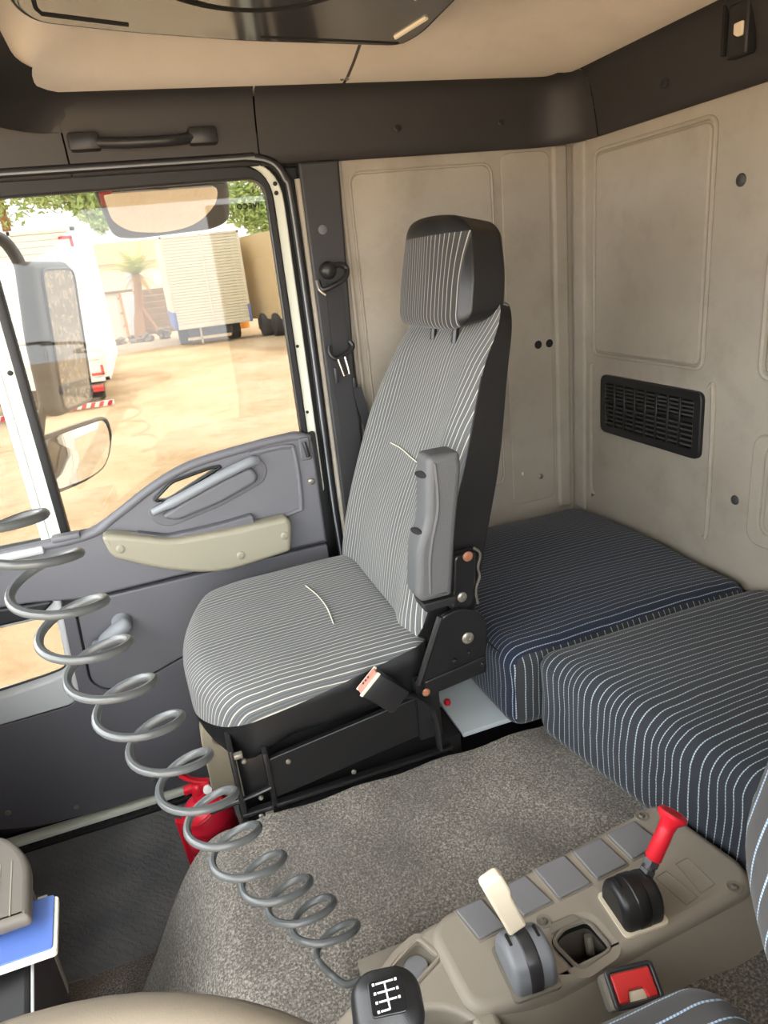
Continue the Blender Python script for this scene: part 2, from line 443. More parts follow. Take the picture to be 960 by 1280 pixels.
link('lower_bead', tube(smooth_path([(WX - .002, 1.215, 1.06), (WX - .002, 1.20, 1.04), (WX - .002, 1.195, .74), (WX - .002, 1.203, .70)], 5), .006, 8), 'lining', wb)
link('recess_border', plate(rrect(.60, 1.082, .735, .985, .04), WX - .006, WX + .01, 'YZ', [rrect(.62, 1.050, .765, .965, .03)], bev=.005), 'lining', wb)
link('embossed_panel', plate(rrect(.63, 1.036, .775, .955, .025), WX - .012, WX + .01, 'YZ', bev=.008), 'lining', wb)
for y, z, rr in ((1.167, 1.477, .0125), (1.120, .820, .011)):
    link('hole_plug', lathe([(rr, 0), (rr, .001), (rr * .8, .003), (.001, .0035)], 18, aim((WX - .001, y, z), (-1, 0, 0))), 'plug', wb)
# ---- left (driver) side: only the sleeper part is closed, the door stands open
wl = sroot('wall_left', (.84, -.31, .3))
link('lining_sheet', box(.505, 1.18, -.34, -.31, 0, 1.75), 'lining', wl)
link('pillar_trim', box(.42, .51, -.34, -.29, 0, 1.75, .01), 'pillar', wl)

# ---- dark header trim running round under the roof
def hpath(s):
    """s < 0: along the side wall (x = .95 + s) ; then the corner arc ; then along the rear wall"""
    r = .13; cx, cy = WX - r + .003, WY - r + .003; L = r * math.pi / 2
    if s < 0: return Vector((cx + s, cy + r, 0)), Vector((0, -1, 0))
    if s < L:
        a = math.pi / 2 - s / r
        d = Vector((math.cos(a), math.sin(a), 0)); return Vector((cx, cy, 0)) + d * r, -d
    return Vector((cx + r, cy - (s - L), 0)), Vector((-1, 0, 0))
HP = [(.006, 1.70), (.004, 1.640), (.006, 1.634), (.012, 1.633), (.018, 1.637), (.022, 1.66), (.030, 1.705), (.042, 1.745), (.052, 1.766), (.064, 1.776), (.085, 1.782), (.11, 1.80)]
def header(name, s0, s1, n):
    V = []; F = []; K = len(HP)
    for i in range(n + 1):
        p, nr = hpath(s0 + (s1 - s0) * i / n)
        for o, z in HP: V.append(p + nr * o + Vector((0, 0, z)))
    for i in range(n):
        for k in range(K - 1): F.append((i * K + k, i * K + k + 1, (i + 1) * K + k + 1, (i + 1) * K + k))
    return struct(link(name, pyd(V, F), 'header', smooth=True, angle=60))
X0 = WX - .13 + .003
header('trim_1', -.60 - X0, -.077 - X0, 4)
header('trim_2', -.073 - X0, .329 - X0, 4)
LC = .13 * math.pi / 2
h3 = header('trim_3', .333 - X0, LC + .010, 24)
h4 = header('trim_4', LC + .013, LC + 2.0, 30)
for x in (.671, .949):
    link('clip_plug', lathe([(.010, 0), (.010, .001), (.008, .003), (.001, .0035)], 16, aim((x, WY - .0245, 1.694), (0, -1, .28))), 'black_plastic', h3)
link('clip_plug', lathe([(.012, 0), (.012, .001), (.009, .003), (.001, .0035)], 16, aim((WX - .025, 1.366, 1.692), (-1, 0, .28))), 'black_plastic', h4)
struct(link('trim_5', box(-.6, WX + .02, WY + .002, WY + .03, 1.63, 1.85), 'dark'))
# front header with the rounded inner corner
V = []; F = []
fp = [Vector((-.165, -.31 + 1.80 * i / 10, 0)) for i in range(11)]
for i in range(1, 9):
    a = math.pi - math.pi / 2 * i / 8; fp.append(Vector((-.165 + .13 + .13 * math.cos(a), 1.49 + .20 * math.sin(a), 0)))
pf = [(-.30, 1.55), (-.16, 1.62), (-.10, 1.67), (-.05, 1.72), (-.02, 1.755), (0, 1.775), (.02, 1.787), (.05, 1.80)]
for i, p in enumerate(fp):
    t = (fp[min(i + 1, len(fp) - 1)] - fp[max(i - 1, 0)]).normalized(); nr = Vector((t.y, -t.x, 0))
    for o, z in pf:
        z2 = max(z, 1.715) if i > 9 else z; q = p + nr * (o if i <= 9 else max(o, -.05)) + Vector((0, 0, z2)); q.y = min(q.y, WY - .03); V.append(q)
K = len(pf)
for i in range(len(fp) - 1):
    for k in range(K - 1): F.append((i * K + k, i * K + k + 1, (i + 1) * K + k + 1, (i + 1) * K + k))
struct(link('trim_6', pyd(V, F), 'header'))
# ---- headliner: two moulded sheets meeting at a seam
def ceil_z(x, y):
    d = min(y + .31, 1.75 - y, 1.17 - x, x + .40)
    return 1.776 + .075 * smooth(.04, .36, d)
cl = sroot('ceiling', (.5, .7, 1.9))
def sheet(x0, x1): return grid(24, 40, lambda u, v: (x0 + (x1 - x0) * u, -.31 + 2.06 * v, ceil_z(x0 + (x1 - x0) * u, -.31 + 2.06 * v)))
link('headliner_sheet', sheet(-.42, .530), 'headliner', cl)
link('headliner_sheet', sheet(.537, 1.17), 'headliner', cl)
link('seam_strip', grid(1, 60, lambda u, v: (.524 + .02 * u, -.3 + 2.0 * v, ceil_z(.53, -.3 + 2.0 * v) + .004)), 'dash', cl)
for dx in (0, .012):
    link('seam_clip', lathe([(.005, 0), (.005, .004), (.003, .006), (.001, .006)], 10, aim((.524 + dx, 1.66, 1.786), (0, -.2, -1))), 'bolt', cl)
link('roof_skin', box(-.75, 1.22, -.36, 1.82, 1.96, 1.98), 'truck_white', cl)
struct(link('wall_outer', join(box(.40, 1.22, 1.80, 1.82, -.3, 1.97), box(1.20, 1.22, -.36, 1.82, -.3, 1.97)), 'truck_white'))

# ---- front: windscreen, scuttle
wf = sroot('wall_front', (-.95, .7, 0))
link('scuttle', box(-1.32, -1.28, -.33, 1.78, -.08, .95), 'door_black', wf)
link('windscreen_glass', pyd([(-1.3, -.33, .95), (-1.3, 1.78, .95), (-.78, 1.78, 1.75), (-.78, -.33, 1.75)], [(0, 1, 2, 3)]), 'glass_clear', wf)
link('roof_edge', box(-.82, -.40, -.33, 1.78, 1.74, 1.80), 'header', wf)
link('pillar_cover', tube([(-1.28, 1.72, .9), (-1.0, 1.72, 1.33), (-.76, 1.72, 1.72)], .05, 10), 'header', wf)

# ---- door sill with ribbed tread
sl = sroot('trim_7', (-.2, 1.73, 0))
link('sill_plate', box(-1.0, .45, 1.70, 1.80, 0, .018, .006), 'rubber', sl)
rib = box(-.004, .004, -.034, -.024, 0, .004, .0015, 1)
for i in range(36):
    o = link('tread_rib', rib if i == 0 else rib, None, sl)
    if i == 0: rib.materials.append(MATS['rubber'])
    o.location = Vector((-.62 + .021 * i, 1.737, .0175)) - Vector(sl.location)
for x in (-.545, -.36, -.19): screw((x, 1.735, .026), (0, 0, 1), .009, 'black_metal', sl)
struct(link('trim_8', box(-.75, .45, 1.712, 1.745, .020, .036, .004), 'white_paint'))

# ---- the passenger door
dr = sroot('door_1', (0, 1.735, .05))
hole_pull = rpoly([(-.062, .902), (-.010, .941), (.088, .958), (.118, .958), (.05, .930), (-.03, .895)], .012)
up = [(.358, .690, .005), (.358, .985, .02), (.325, 1.010, .02), (.17, .998), (.04, .981, .05), (-.057, .944, .08), (-.165, .883, .04), (-.237, .851, .04), (-.43, .849), (-.90, .845), (-.90, .74), (-.40, .705), (-.28, .684), (0, .690)]
link('upper_panel', plate(rpoly(up, .02), 1.716, 1.748, 'XZ', [hole_pull], bev=.008, bres=3), 'door_grey', dr)
# rounded top rail, dished field and pull bar
link('top_rail', tube(smooth_path([(.350, 1.722, .985), (.30, 1.722, .999), (.17, 1.722, .990), (.04, 1.722, .972), (-.055, 1.722, .936), (-.165, 1.722, .876), (-.237, 1.722, .845), (-.43, 1.722, .841), (-.88, 1.722, .838)], 6), .012, 10), 'door_grey', dr)
link('field_border', tube(smooth_path([(.05, 1.716, .768), (.15, 1.716, .782), (.28, 1.716, .797), (.302, 1.716, .82), (.305, 1.716, .955), (.285, 1.716, .978), (.19, 1.716, .975)], 6), .007, 8), 'door_grey', dr)
link('pull_pocket', plate(rpoly([(-.085, .88), (-.07, .84), (-.035, .826), (.10, .855), (.215, .895), (.232, .93), (.215, .962), (.18, .968), (.05, .925), (-.06, .895)], .025), 1.7145, 1.722, 'XZ', bev=.003), 'door_mid', dr)
link('pull_bar', tube(smooth_path([(-.07, 1.706, .876), (0, 1.698, .900), (.10, 1.696, .935), (.18, 1.698, .958), (.205, 1.708, .958)], 6), [.010] * 4 + [.013] * 17 + [.012] * 4, 12), 'crank_grey', dr)
link('pull_bulge', plate(rpoly([(-.055, .862), (-.02, .842), (.10, .868), (.195, .903), (.200, .925), (.185, .945), (.10, .922), (0, .888)], .018), 1.698, 1.720, 'XZ', bev=.010, bres=4), 'door_grey', dr)
link('pull_rim', tube([(x, 1.715, z) for x, z in hole_pull], .004, 6, closed=True), 'rubber', dr)
link('latch_plate', plate(rrect(.318, .346, .935, .995, .006), 1.704, 1.718, 'XZ', bev=.003), 'door_mid', dr)
link('latch_knob', tube([(.330, 1.700, .985), (.333, 1.696, .965), (.336, 1.700, .945)], .006, 8), 'seal', dr)
screw((.338, 1.716, .872), (0, -1, 0), .009, 'bolt', dr)
arm = [(-.196, .852, .012), (-.186, .795, .02), (-.10, .745, .05), (.001, .705, .08), (.08, .690, .06), (.248, .707, .012), (.262, .779, .01), (.253, .803, .012), (.109, .799, .04), (-.039, .805, .06), (-.10, .828, .06), (-.171, .852, .015)]
ar = link('armrest', plate(rpoly(arm, .02), 1.668, 1.718, 'XZ', bev=.012, bres=4), 'olive', dr)
for x, z in ((-.160, .812), (.238, .755), (.118, .728)): screw((x, 1.669, z), (0, -1, 0), .011, 'olive', ar)
link('armrest_base', plate(rpoly([(-.12, .838), (-.05, .812), (.03, .812), (.10, .815), (.17, .822), (.17, .79), (-.1, .79)], .01), 1.69, 1.718, 'XZ', bev=.004), 'door_mid', dr)
mid = [(.358, .684), (-.278, .676, .01), (-.300, .655, .01), (-.314, .45, .03), (-.285, .417, .02), (-.24, .412, .03), (-.178, .424, .03), (-.076, .457), (.10, .52), (.358, .60)]
link('map_panel', plate(rpoly(mid, .008), 1.719, 1.745, 'XZ', bev=.004), 'door_mid', dr)
low = [(.358, .594, .003), (.10, .514), (-.076, .451), (-.178, .418), (-.24, .406, .02), (-.29, .411, .02), (-.32, .45, .02), (-.306, .66), (-.345, .68), (-.350, .43, .02), (-.372, .395, .02), (-.95, .380), (-.95, .15), (-.68, .10, .06), (-.55, .056, .08), (-.38, .046), (.358, .040)]
link('kick_panel', plate(rpoly(low, .005), 1.724, 1.748, 'XZ', bev=.003), 'door_dark', dr)
for x, z in ((-.44, .085), (-.23, .10), (-.04, .30), (-.60, .13)): screw((x, 1.724, z), (0, -1, 0), .0075, 'bolt', dr)
link('panel_backing', plate(rpoly([(.372, .03), (.372, 1.0), (.30, .985), (.16, .925), (.0, .855), (-.12, .82), (-.345, .80), (-.345, .40), (-.95, .37), (-.95, .12), (-.55, .04)], .01), 1.742, 1.775, 'XZ'), 'door_black', dr)
wfr = rpoly([(-.330, .70, .01), (-.350, .42, .03), (-.372, .398, .02), (-.95, .383), (-.95, .70)], .01)
wfh = rpoly([(-.352, .655, .01), (-.358, .53, .02), (-.366, .49, .02), (-.415, .481, .03), (-.90, .440, .02), (-.90, .655, .02)], .02)
link('lower_window_frame', plate(wfr, 1.722, 1.775, 'XZ', [wfh], bev=.006), 'pale_grey', dr)
link('lower_window_seal', tube([(x, 1.760, z) for x, z in wfh], .004, 6, closed=True), 'rubber', dr)
link('lower_window_glass', plate(rrect(-.92, -.345, .42, .68, .01), 1.768, 1.772, 'XZ'), 'glass_low', dr)
link('black_front_plate', plate(rpoly([(-.34, .700), (-.95, .745), (-.95, .665), (-.385, .665)], .015), 1.712, 1.75, 'XZ', bev=.006), 'door_black', dr)  # plain black plate above the lower window
cr = link('window_crank', tube(smooth_path([(-.262, 1.694, .571), (-.235, 1.688, .584), (-.205, 1.688, .600), (-.185, 1.694, .610)], 5), [.014, .017, .020, .022, .024, .025, .026, .027, .027, .028, .028, .028, .027, .025, .020, .012], 14, flat=.75), 'crank_grey', dr)
link('crank_knob', lathe([(.010, 0), (.013, .006), (.013, .024), (.011, .030), (.004, .033)], 18, aim((-.272, 1.700, .566), (0, -1, 0))), 'crank_grey', cr)
link('crank_boss', lathe([(.026, 0), (.024, .012), (.020, .026)], 20, aim((-.205, 1.716, .600), (0, -1, 0))), 'crank_grey', cr)
# window frame
wo = rpoly([(-.95, .82), (.378, .82), (.378, 1.650, .10), (-.95, 1.640)], .02, 8)
wi = rpoly([(-.93, .835), (.352, .835), (.352, 1.626, .07), (-.93, 1.620)], .01, 8)
link('frame_metal', plate(wo, 1.750, 1.775, 'XZ', [wi], bev=.004), 'white_paint', dr)
ro = rpoly([(-.94, .835), (.353, .835), (.353, 1.640, .085), (-.94, 1.640)], .01, 8)
ri = rpoly([(-.93, .848), (.336, .848), (.336, 1.609, .045), (-.93, 1.600)], .01, 8)
link('frame_rubber', plate(ro, 1.742, 1.776, 'XZ', [ri], bev=.004), 'rubber', dr)
link('frame_bead', tube([(x, 1.742, z) for x, z in ri], .0025, 6, closed=True), 'seal', dr)
link('divider_post', box(-.338, -.288, 1.744, 1.776, .835, 1.622, .005), 'white_paint', dr)
link('divider_groove', box(-.322, -.318, 1.742, 1.75, .845, 1.61, .001), 'pale_grey', dr)
link('divider_rubber', box(-.291, -.272, 1.740, 1.777, .842, 1.622, .004), 'rubber', dr)
screw((-.300, 1.743, 1.25), (0, -1, 0), .006, 'rubber', dr)
link('window_glass', plate(rpoly([(-.285, .835), (.345, .835), (.345, 1.620, .05), (-.285, 1.615)], .01), 1.760, 1.764, 'XZ'), 'glass', dr)
link('quarter_glass', plate(rpoly([(-.935, .84), (-.325, .84), (-.325, 1.612), (-.935, 1.605)], .01), 1.760, 1.764, 'XZ'), 'glass', dr)
link('quarter_sill', box(-.90, -.33, 1.700, 1.75, .828, .846, .006), 'pale_grey', dr)
link('quarter_clip', box(-.31, -.245, 1.706, 1.735, .846, .862, .005), 'door_grey', dr)
for z in (1.595, 1.575): screw((.361, 1.749, z), (0, -1, 0), .005, 'rubber', dr)
screw((.360, 1.749, 1.05), (0, -1, 0), .004, 'rubber', dr); screw((.359, 1.749, 1.22), (0, -1, 0), .004, 'rubber', dr)
# door skin seen in the mirrors
sk = rpoly([(-.95, -.35), (.39, -.35), (.39, 1.66, .09), (-.95, 1.655)], .03)
link('door_skin', plate(sk, 1.785, 1.815, 'XZ', [rpoly([(-.92, .83), (.345, .83), (.345, 1.618, .06), (-.92, 1.612)], .02), rpoly([(-.92, .43), (-.35, .46), (-.345, .665), (-.92, .665)], .02)]), 'truck_white', dr)
# maker's name etched on the pane, read from outside
tc = bpy.data.curves.new('t', 'FONT'); tc.body = 'IVECO'; tc.size = .016; tc.extrude = .0002; tc.align_x = 'CENTER'; tc.space_character = 1.25; tc.offset = .0006
to = bpy.data.objects.new('t', tc); col.objects.link(to); tme = bpy.data.meshes.new_from_object(to); bpy.data.objects.remove(to)
tme.transform(Matrix.Translation((.293, 1.766, 1.548)) @ Matrix.Rotation(math.pi, 4, 'Z') @ Matrix.Rotation(math.pi / 2, 4, 'X'))
link('etched_lettering', tme, 'rubber', dr, smooth=False)
# weather seal round the opening and silver bead
so = [(-.95, 1.648), (.20, 1.652), (.30, 1.652), (.355, 1.640), (.385, 1.605), (.394, 1.55), (.397, 1.2), (.396, .8), (.402, .55), (.40, .06)]
struct(link('trim_9', tube(smooth_path([(x, 1.738, z) for x, z in so], 6), .011, 10), 'rubber'))
struct(link('trim_10', tube(smooth_path([(x - (.006 if z < 1.64 else 0), 1.727, z - .004) for x, z in so], 6), .0025, 8), 'crank_grey'))
struct(link('trim_11', tube(smooth_path([(.415, 1.74, z) for z in (.06, .6, 1.2, 1.60)], 4), .009, 8), 'lining'))
struct(link('light_gap_filler', plate(rpoly([(-.95, .0), (.43, .0), (.43, 1.69, .05), (-.95, 1.69)], .01), 1.778, 1.784, 'XZ', [rpoly([(-.94, .05), (.366, .05), (.366, 1.643, .09), (-.94, 1.640)], .01)]), 'rubber'))  # black filler ring added to stop daylight leaking between frame and seal
# pillar cover
pc = struct(link('trim_12', plate(rpoly([(.418, .45), (.510, .45), (.497, .95), (.496, 1.13), (.517, 1.634), (.418, 1.634)], .006), 1.726, 1.76, 'XZ', bev=.006), 'pillar'))
link('plug', lathe([(.011, 0), (.011, .001), (.009, .002), (.001, .0022)], 16, aim((.456, 1.726, 1.485), (0, -1, 0))), 'door_mid', pc)

# ---- engine tunnel with carpet
def tun(x, y):
    h = .445 * smooth(-.36, -.04, x) ** .8
    e = 1.085 - .03 * smooth(-.0, -.4, x); sp = .045 + .12 * smooth(0, -.12, x)
    g = 1 - smooth(e - .03, e + sp, y)
    return h * g
def tunf(u, v):
    x = -.75 + 1.45 * u; y = .10 + 1.19 * v
    z = tun(x, y); nz = .004 * math.sin(37 * x + 3 * y) * math.sin(29 * y) * (1 if z > .02 else 0)
    return (x, y, max(z, 0) + .004 + nz)
tn = tag(link('engine_tunnel', grid(150, 130, tunf), 'carpet'), 'grey speckled carpet covering the raised engine tunnel beside the passenger seat', 'carpet')
# ---- rubber mat on the passenger footwell floor
tag(link('floor_mat', plate(rpoly([(-.90, 1.255), (-.12, 1.250), (-.02, 1.20), (-.02, 1.700), (-.90, 1.698)], .03), .001, .007, 'XY', bev=.002), 'mat_rubber'), 'black wavy-patterned rubber mat in the passenger footwell', 'floor mat')
# ---- platform under the bunk
bp = thing('bunk_platform', 'light grey sheet metal platform under the far bunk cushion', 'platform', (.8, 1.3, 0))
link('platform_top', box(.46, 1.165, 1.10, 1.748, .44, .452, .003), 'sheet_metal', bp)
link('platform_front', box(.46, .47, 1.30, 1.748, .02, .44), 'black_metal', bp)
link('platform_box', box(.72, 1.16, -.30, 1.10, .0, .455), 'black_metal', bp)
link('red_cap', lathe([(.006, 0), (.008, .004), (.006, .012), (.002, .014)], 12, aim((.472, 1.205, .452), (0, 0, 1))), 'red', bp)
screw((.612, 1.115, .453), (0, 0, 1), .008, 'bolt', bp)

# ================================================================== BUNK CUSHIONS
def bunk(name, label, x0, x1, y0, y1, z0, z1, slant=0, crown=.0, mats=('bunk_cloth', 'bunk_cloth_side'), n=30, far_drop=0):
    c = ((x0 + x1) / 2, (y0 + y1) / 2, (z0 + z1) / 2); h = ((x1 - x0) / 2, (y1 - y0) / 2, (z1 - z0) / 2)
    def fn(q, u):
        q = q.copy()
        q.x += slant * (y1 - q.y) * (1 - u.x) / 2
        if u.z > 0: q.z += crown * (1 - u.x ** 2) * (1 - u.y ** 2) + .004 * math.sin(9 * q.x + 5 * q.y) * math.sin(11 * q.y + 2)
        q.z -= far_drop * max(0, u.y) ** 4 * max(0, u.z)
        q.x += .006 * math.sin(14 * q.y) * max(0, -u.x) * (1 - abs(u.z))
        return q
    bm = cushion(c, h, .042, n, fn)
    t = thing(name, label, 'cushion', (c[0], c[1], z0), 'striped bunk cushions')
    link('cover', pick(bm, lambda p, nn: abs(nn.y) < .75), mats[0], t, angle=80)
    link('side_panel', pick(bm, lambda p, nn: nn.y >= .75), mats[1], t, angle=80)
    link('side_panel', pick(bm, lambda p, nn: nn.y <= -.75), mats[1], t, angle=80)
    bm.free()
    zt = z1 - .010
    link('seam', tube(smooth_path([(x0 + .006 + slant * (y1 - y), y, zt - .016 + .002 * math.sin(30 * y)) for y in [y0 + .05 + (y1 - y0 - .1) * i / 10 for i in range(11)]], 4), .0022, 6), 'black_plastic', t)
    return t
bunk('bunk_cushion', 'navy striped bunk cushion against the far wall behind the passenger seat', .545, 1.158, 1.040, 1.735, .455, .650, 0, .012, ('bunk_cloth_navy', 'bunk_cloth_side'), far_drop=.03)
bunk('bunk_cushion', 'dark striped bunk cushion in front, beside the carpeted tunnel and console', .585, 1.160, -.28, 1.032, .457, .660, .20, .018)

# ================================================================== PASSENGER SEAT
ps = thing('truck_seat', 'striped grey cloth passenger seat with headrest and black vinyl sides', 'seat', (.18, 1.345, 0))
def build_seat(root, cy, cloth, hcloth, nearsign, detail=True):
    hw = .272
    def cf(q, u):
        q = q.copy(); fr = max(0, -u.x)
        q.x += .075 * fr * (u.y ** 2) ** 1.1
        q.y = cy + (q.y - cy) * (1 - .06 * fr ** 2 - .05 * max(0, u.x))
        if u.z > 0:
            q.z += .012 * (1 - u.y ** 2) * (1 - u.x ** 2) - .014 * max(0, -u.x - .3) ** 2 + .014 * max(0, u.x)
            q.z += .010 * math.exp(-((abs(u.y) - .72) / .18) ** 2) * (1 - u.x ** 4)
        else:
            q.z -= .055 * smooth(.25, 1, -u.x) * (1 - .3 * abs(u.y))
        return q
    bm = cushion((.175, cy, .632), (.240, hw, .062), .050, 34, cf)
    pco = (-.07, cy, .545); pno = Vector((-.17, -.28 * nearsign, 1)).normalized()
    link('seat_cushion', cut(bm, pco, pno, 1), 'cushion_cloth' if detail else cloth, root, angle=80)
    link('seat_skirt', cut(bm, pco, pno, -1), 'vinyl', root, angle=80); bm.free()
    link('cross_seam', tube(smooth_path([(.235, cy + .10, .708), (.245, cy + .03, .7135), (.250, cy - .04, .7135), (.246, cy - .11, .709)], 5), .0012, 6), 'paper', root)
    # backrest, built upright then leaned
    L = .702; T = .125
    P0 = Vector((.372, cy, .665)); ux = Vector((.352, 0, .936)).normalized(); ub = Vector((ux.z, 0, -ux.x))
    def bf(q, u):
        s = (u.z + 1) / 2                     # 0 bottom .. 1 top
        hwid = .272 - .016 * smooth(.2, 0, s) - .062 * smooth(.5, 1.0, s)
        if not detail: hwid = .258 - .15 * (1 - smooth(.03, .36, s)) ** 1.5 - .064 * smooth(.45, 1.0, s)
        y = u.y * hwid
        th = T * (1 - .62 * s)
        dpt = (u.x + 1) / 2 * th
        if u.x < 0:
            dpt -= (-u.x) * (.022 * math.exp(-((abs(u.y) - .80) / .2) ** 2) * smooth(1, .55, s) + .020 * math.exp(-((s - .28) / .22) ** 2) * (1 - u.y ** 2))
            dpt += .02 * smooth(.8, 1.0, s) * -u.x
        dpt -= .012 * math.sin(math.pi * s)
        up_ = s * L - .012 * (u.y ** 4) * smooth(.6, 1, s)
        p = P0 + ux * up_ + ub * dpt; p.y = cy + y + (.020 if detail else 0)
        return p
    bm = cushion((0, 0, 0), (1, 1, 1), .22, 36, bf)
    def front(p, nn): return nn.dot(ub) < -.55 or (nn.dot(ux) > .75 and (p - P0).dot(ub) < .04)
    link('backrest_cloth', pick(bm, front), cloth, root, angle=80)
    link('backrest_shell', pick(bm, lambda p, nn: not front(p, nn)), 'vinyl', root, angle=80); bm.free()
    def bp_(s, yy, dd): 
        p = P0 + ux * s + ub * dd; return (p.x, cy + yy, p.z)
    if detail:
        link('cross_seam', tube(smooth_path([bp_(.36, .10, -.0205), bp_(.362, .03, -.0225), bp_(.356, -.04, -.0225), bp_(.352, -.10, -.0205)], 5), .0012, 6), 'paper', root)
    # headrest
    hc = Vector((.606, cy + .010, 1.366))
    def hf(q, u):
        s = (u.z + 1) / 2
        y = u.y * (.172 - .026 * smooth(.35, 1, s))
        x = u.x * (.060 - .008 * s) + .012 * u.z - (.010 * (1 - u.y ** 2) - .025 * abs(u.y) ** 3) * max(0, -u.x)
        z = u.z * .098 - .012 * u.y ** 2 * smooth(.5, 1, s) - .012 * u.x * u.z * (1 if u.z > 0 else .6)
        return hc + Vector((x, y, z))
    bm = cushion((0, 0, 0), (1, 1, 1), .34, 26, hf)
    zc = Vector((0, 0, hc.z + .070))
    for co_p, no_p in ((zc, Vector((0, 0, 1))), (Vector((0, hc.y - .150, 0)), Vector((0, 1, 0))), (Vector((0, hc.y + .158, 0)), Vector((0, 1, 0)))):
        bmesh.ops.bisect_plane(bm, geom=bm.verts[:] + bm.edges[:] + bm.faces[:], plane_co=co_p, plane_no=no_p)
    def hfront(p, nn): return p.x < hc.x + .01 and nn.x < -.12 and -.150 < p.y - hc.y < .158 and p.z < zc.z
    link('headrest_cloth', pick(bm, hfront), hcloth, root, angle=80)
    link('headrest_shell', pick(bm, lambda p, nn: not hfront(p, nn)), 'vinyl', root, angle=80); bm.free()
    for dy in (-.055, .055):
        link('headrest_post', tube([(.585, cy + dy, 1.23), (.600, cy + dy, 1.32)], .007, 10), 'black_metal', root)
build_seat(ps, 1.345, 'seat_cloth', 'head_cloth', -1)
# folded-up armrest
apr = [(q[0] - .008, q[1] + .008, *q[2:]) for q in [(.408, 1.080, .012), (.468, 1.080, .010), (.470, 1.05), (.450, .935, .04), (.434, .815, .008), (.375, .815, .010), (.366, .832), (.376, .925, .02), (.396, .962, .02)]]
am = link('armrest', plate(rpoly(apr, .006), 1.018, 1.076, 'XZ', bev=.012, bres=4), 'arm_grey', ps)
link('armrest_cap', plate(rpoly([(.370, .818), (.436, .818), (.434, .802), (.374, .800)], .004), 1.024, 1.072, 'XZ', bev=.003), 'black_plastic', am)
link('armrest_ridge', tube(smooth_path([(.412, 1.020, 1.075), (.412, 1.0195, 1.0), (.396, 1.0195, .94), (.388, 1.0195, .90), (.384, 1.020, .84)], 5), .004, 8), 'arm_grey', am)
for x, z, a in ((.4015, 1.050, 0), (.384, .950, 0)):
    link('slot', xf(lathe([(.010, 0), (.010, .002), (.001, .002)], 16), aim((x - .0075, 1.040, z + .004), (-1, -.35, .12)) @ Matrix.Diagonal((1.5, .6, 1, 1))), 'dark', am)
# recliner bracket
rb = link('recliner_bracket', plate(rpoly([(.411, .770, .012), (.452, .778, .02), (.496, .755, .015), (.506, .722, .02), (.494, .628, .006), (.365, .612, .006), (.356, .640, .008)], .01), 1.046, 1.058, 'XZ', bev=.003), 'black_metal', ps)
link('bracket_flange', tube([(.356, 1.050, .638), (.384, 1.050, .705), (.411, 1.050, .770)], .0065, 8), 'black_metal', rb)
link('bracket_step', plate(rpoly([(.366, .646), (.494, .664), (.494, .628), (.366, .612)], .004), 1.040, 1.047, 'XZ', bev=.002), 'black_metal', rb)
for x, z, mt_, r_ in ((.461, .713, 'bolt', .012), (.462, .680, 'dark', .004), (.430, .672, 'black_metal', .005), (.365, .625, 'rust', .008), (.487, .650, 'black_metal', .005)):
    screw((x, 1.044 if z > .66 else 1.039, z), (0, -1, 0), r_, mt_, rb)
lk = link('recliner_link', plate(rpoly([(.452, .878, .01), (.500, .880, .012), (.492, .80), (.486, .765, .02), (.436, .765, .02), (.444, .80)], .01), 1.060, 1.084, 'XZ', bev=.005), 'black_metal', ps)
screw((.479, 1.060, .873), (0, -1, 0), .010, 'rust', lk); screw((.462, 1.060, .793), (0, -1, 0), .010, 'bolt', lk)
link('torn_edge', tube(smooth_path([(.494, 1.062, .885), (.505, 1.06, .872), (.499, 1.061, .845), (.502, 1.062, .825), (.492, 1.061, .80), (.495, 1.062, .77)], 4), .005, 6, flat=.5), 'bolt', lk)
# base frame
link('base_side', plate(rpoly([(.055, .470), (.392, .512), (.392, .60), (.30, .590), (.055, .560)], .006), 1.068, 1.080, 'XZ', bev=.002), 'black_metal', ps)
link('base_post', box(.352, .400, 1.060, 1.078, .500, .640, .003), 'black_metal', ps)
link('base_rail', box(-.012, .42, 1.056, 1.082, .428, .440, .003), 'black_metal', ps)
link('base_rail', box(-.010, .42, 1.060, 1.076, .452, .462, .003), 'black_metal', ps)
link('base_plinth', box(.0, .42, 1.115, 1.60, .01, .575, .004), 'black_metal', ps)
link('base_front', box(-.012, -.002, 1.062, 1.62, .36, .605, .003), 'black_metal', ps)
link('base_gusset', box(.046, .056, 1.060, 1.085, .44, .58, .002), 'black_metal', ps)
link('base_rear_box', box(.40, .455, 1.10, 1.60, .02, .452, .003), 'dark', ps)
link('slide_bar', tube([(-.065, 1.085, .470), (.02, 1.060, .500), (.050, 1.060, .505)], .0042, 8), 'black_metal', ps)
for x, z in ((.028, .485), (.022, .452), (.09, .545), (.21, .475), (.377, .590), (.012, .575)):
    screw((x, 1.056 if z < .47 else 1.066, z), (0, -1, 0), .005, 'bolt', ps)
link('rail_clip', box(.030, .046, 1.052, 1.060, .444, .454, .001), 'bolt', ps)
link('front_catch', box(-.004, .012, 1.054, 1.066, .590, .600, .002), 'bolt', ps)
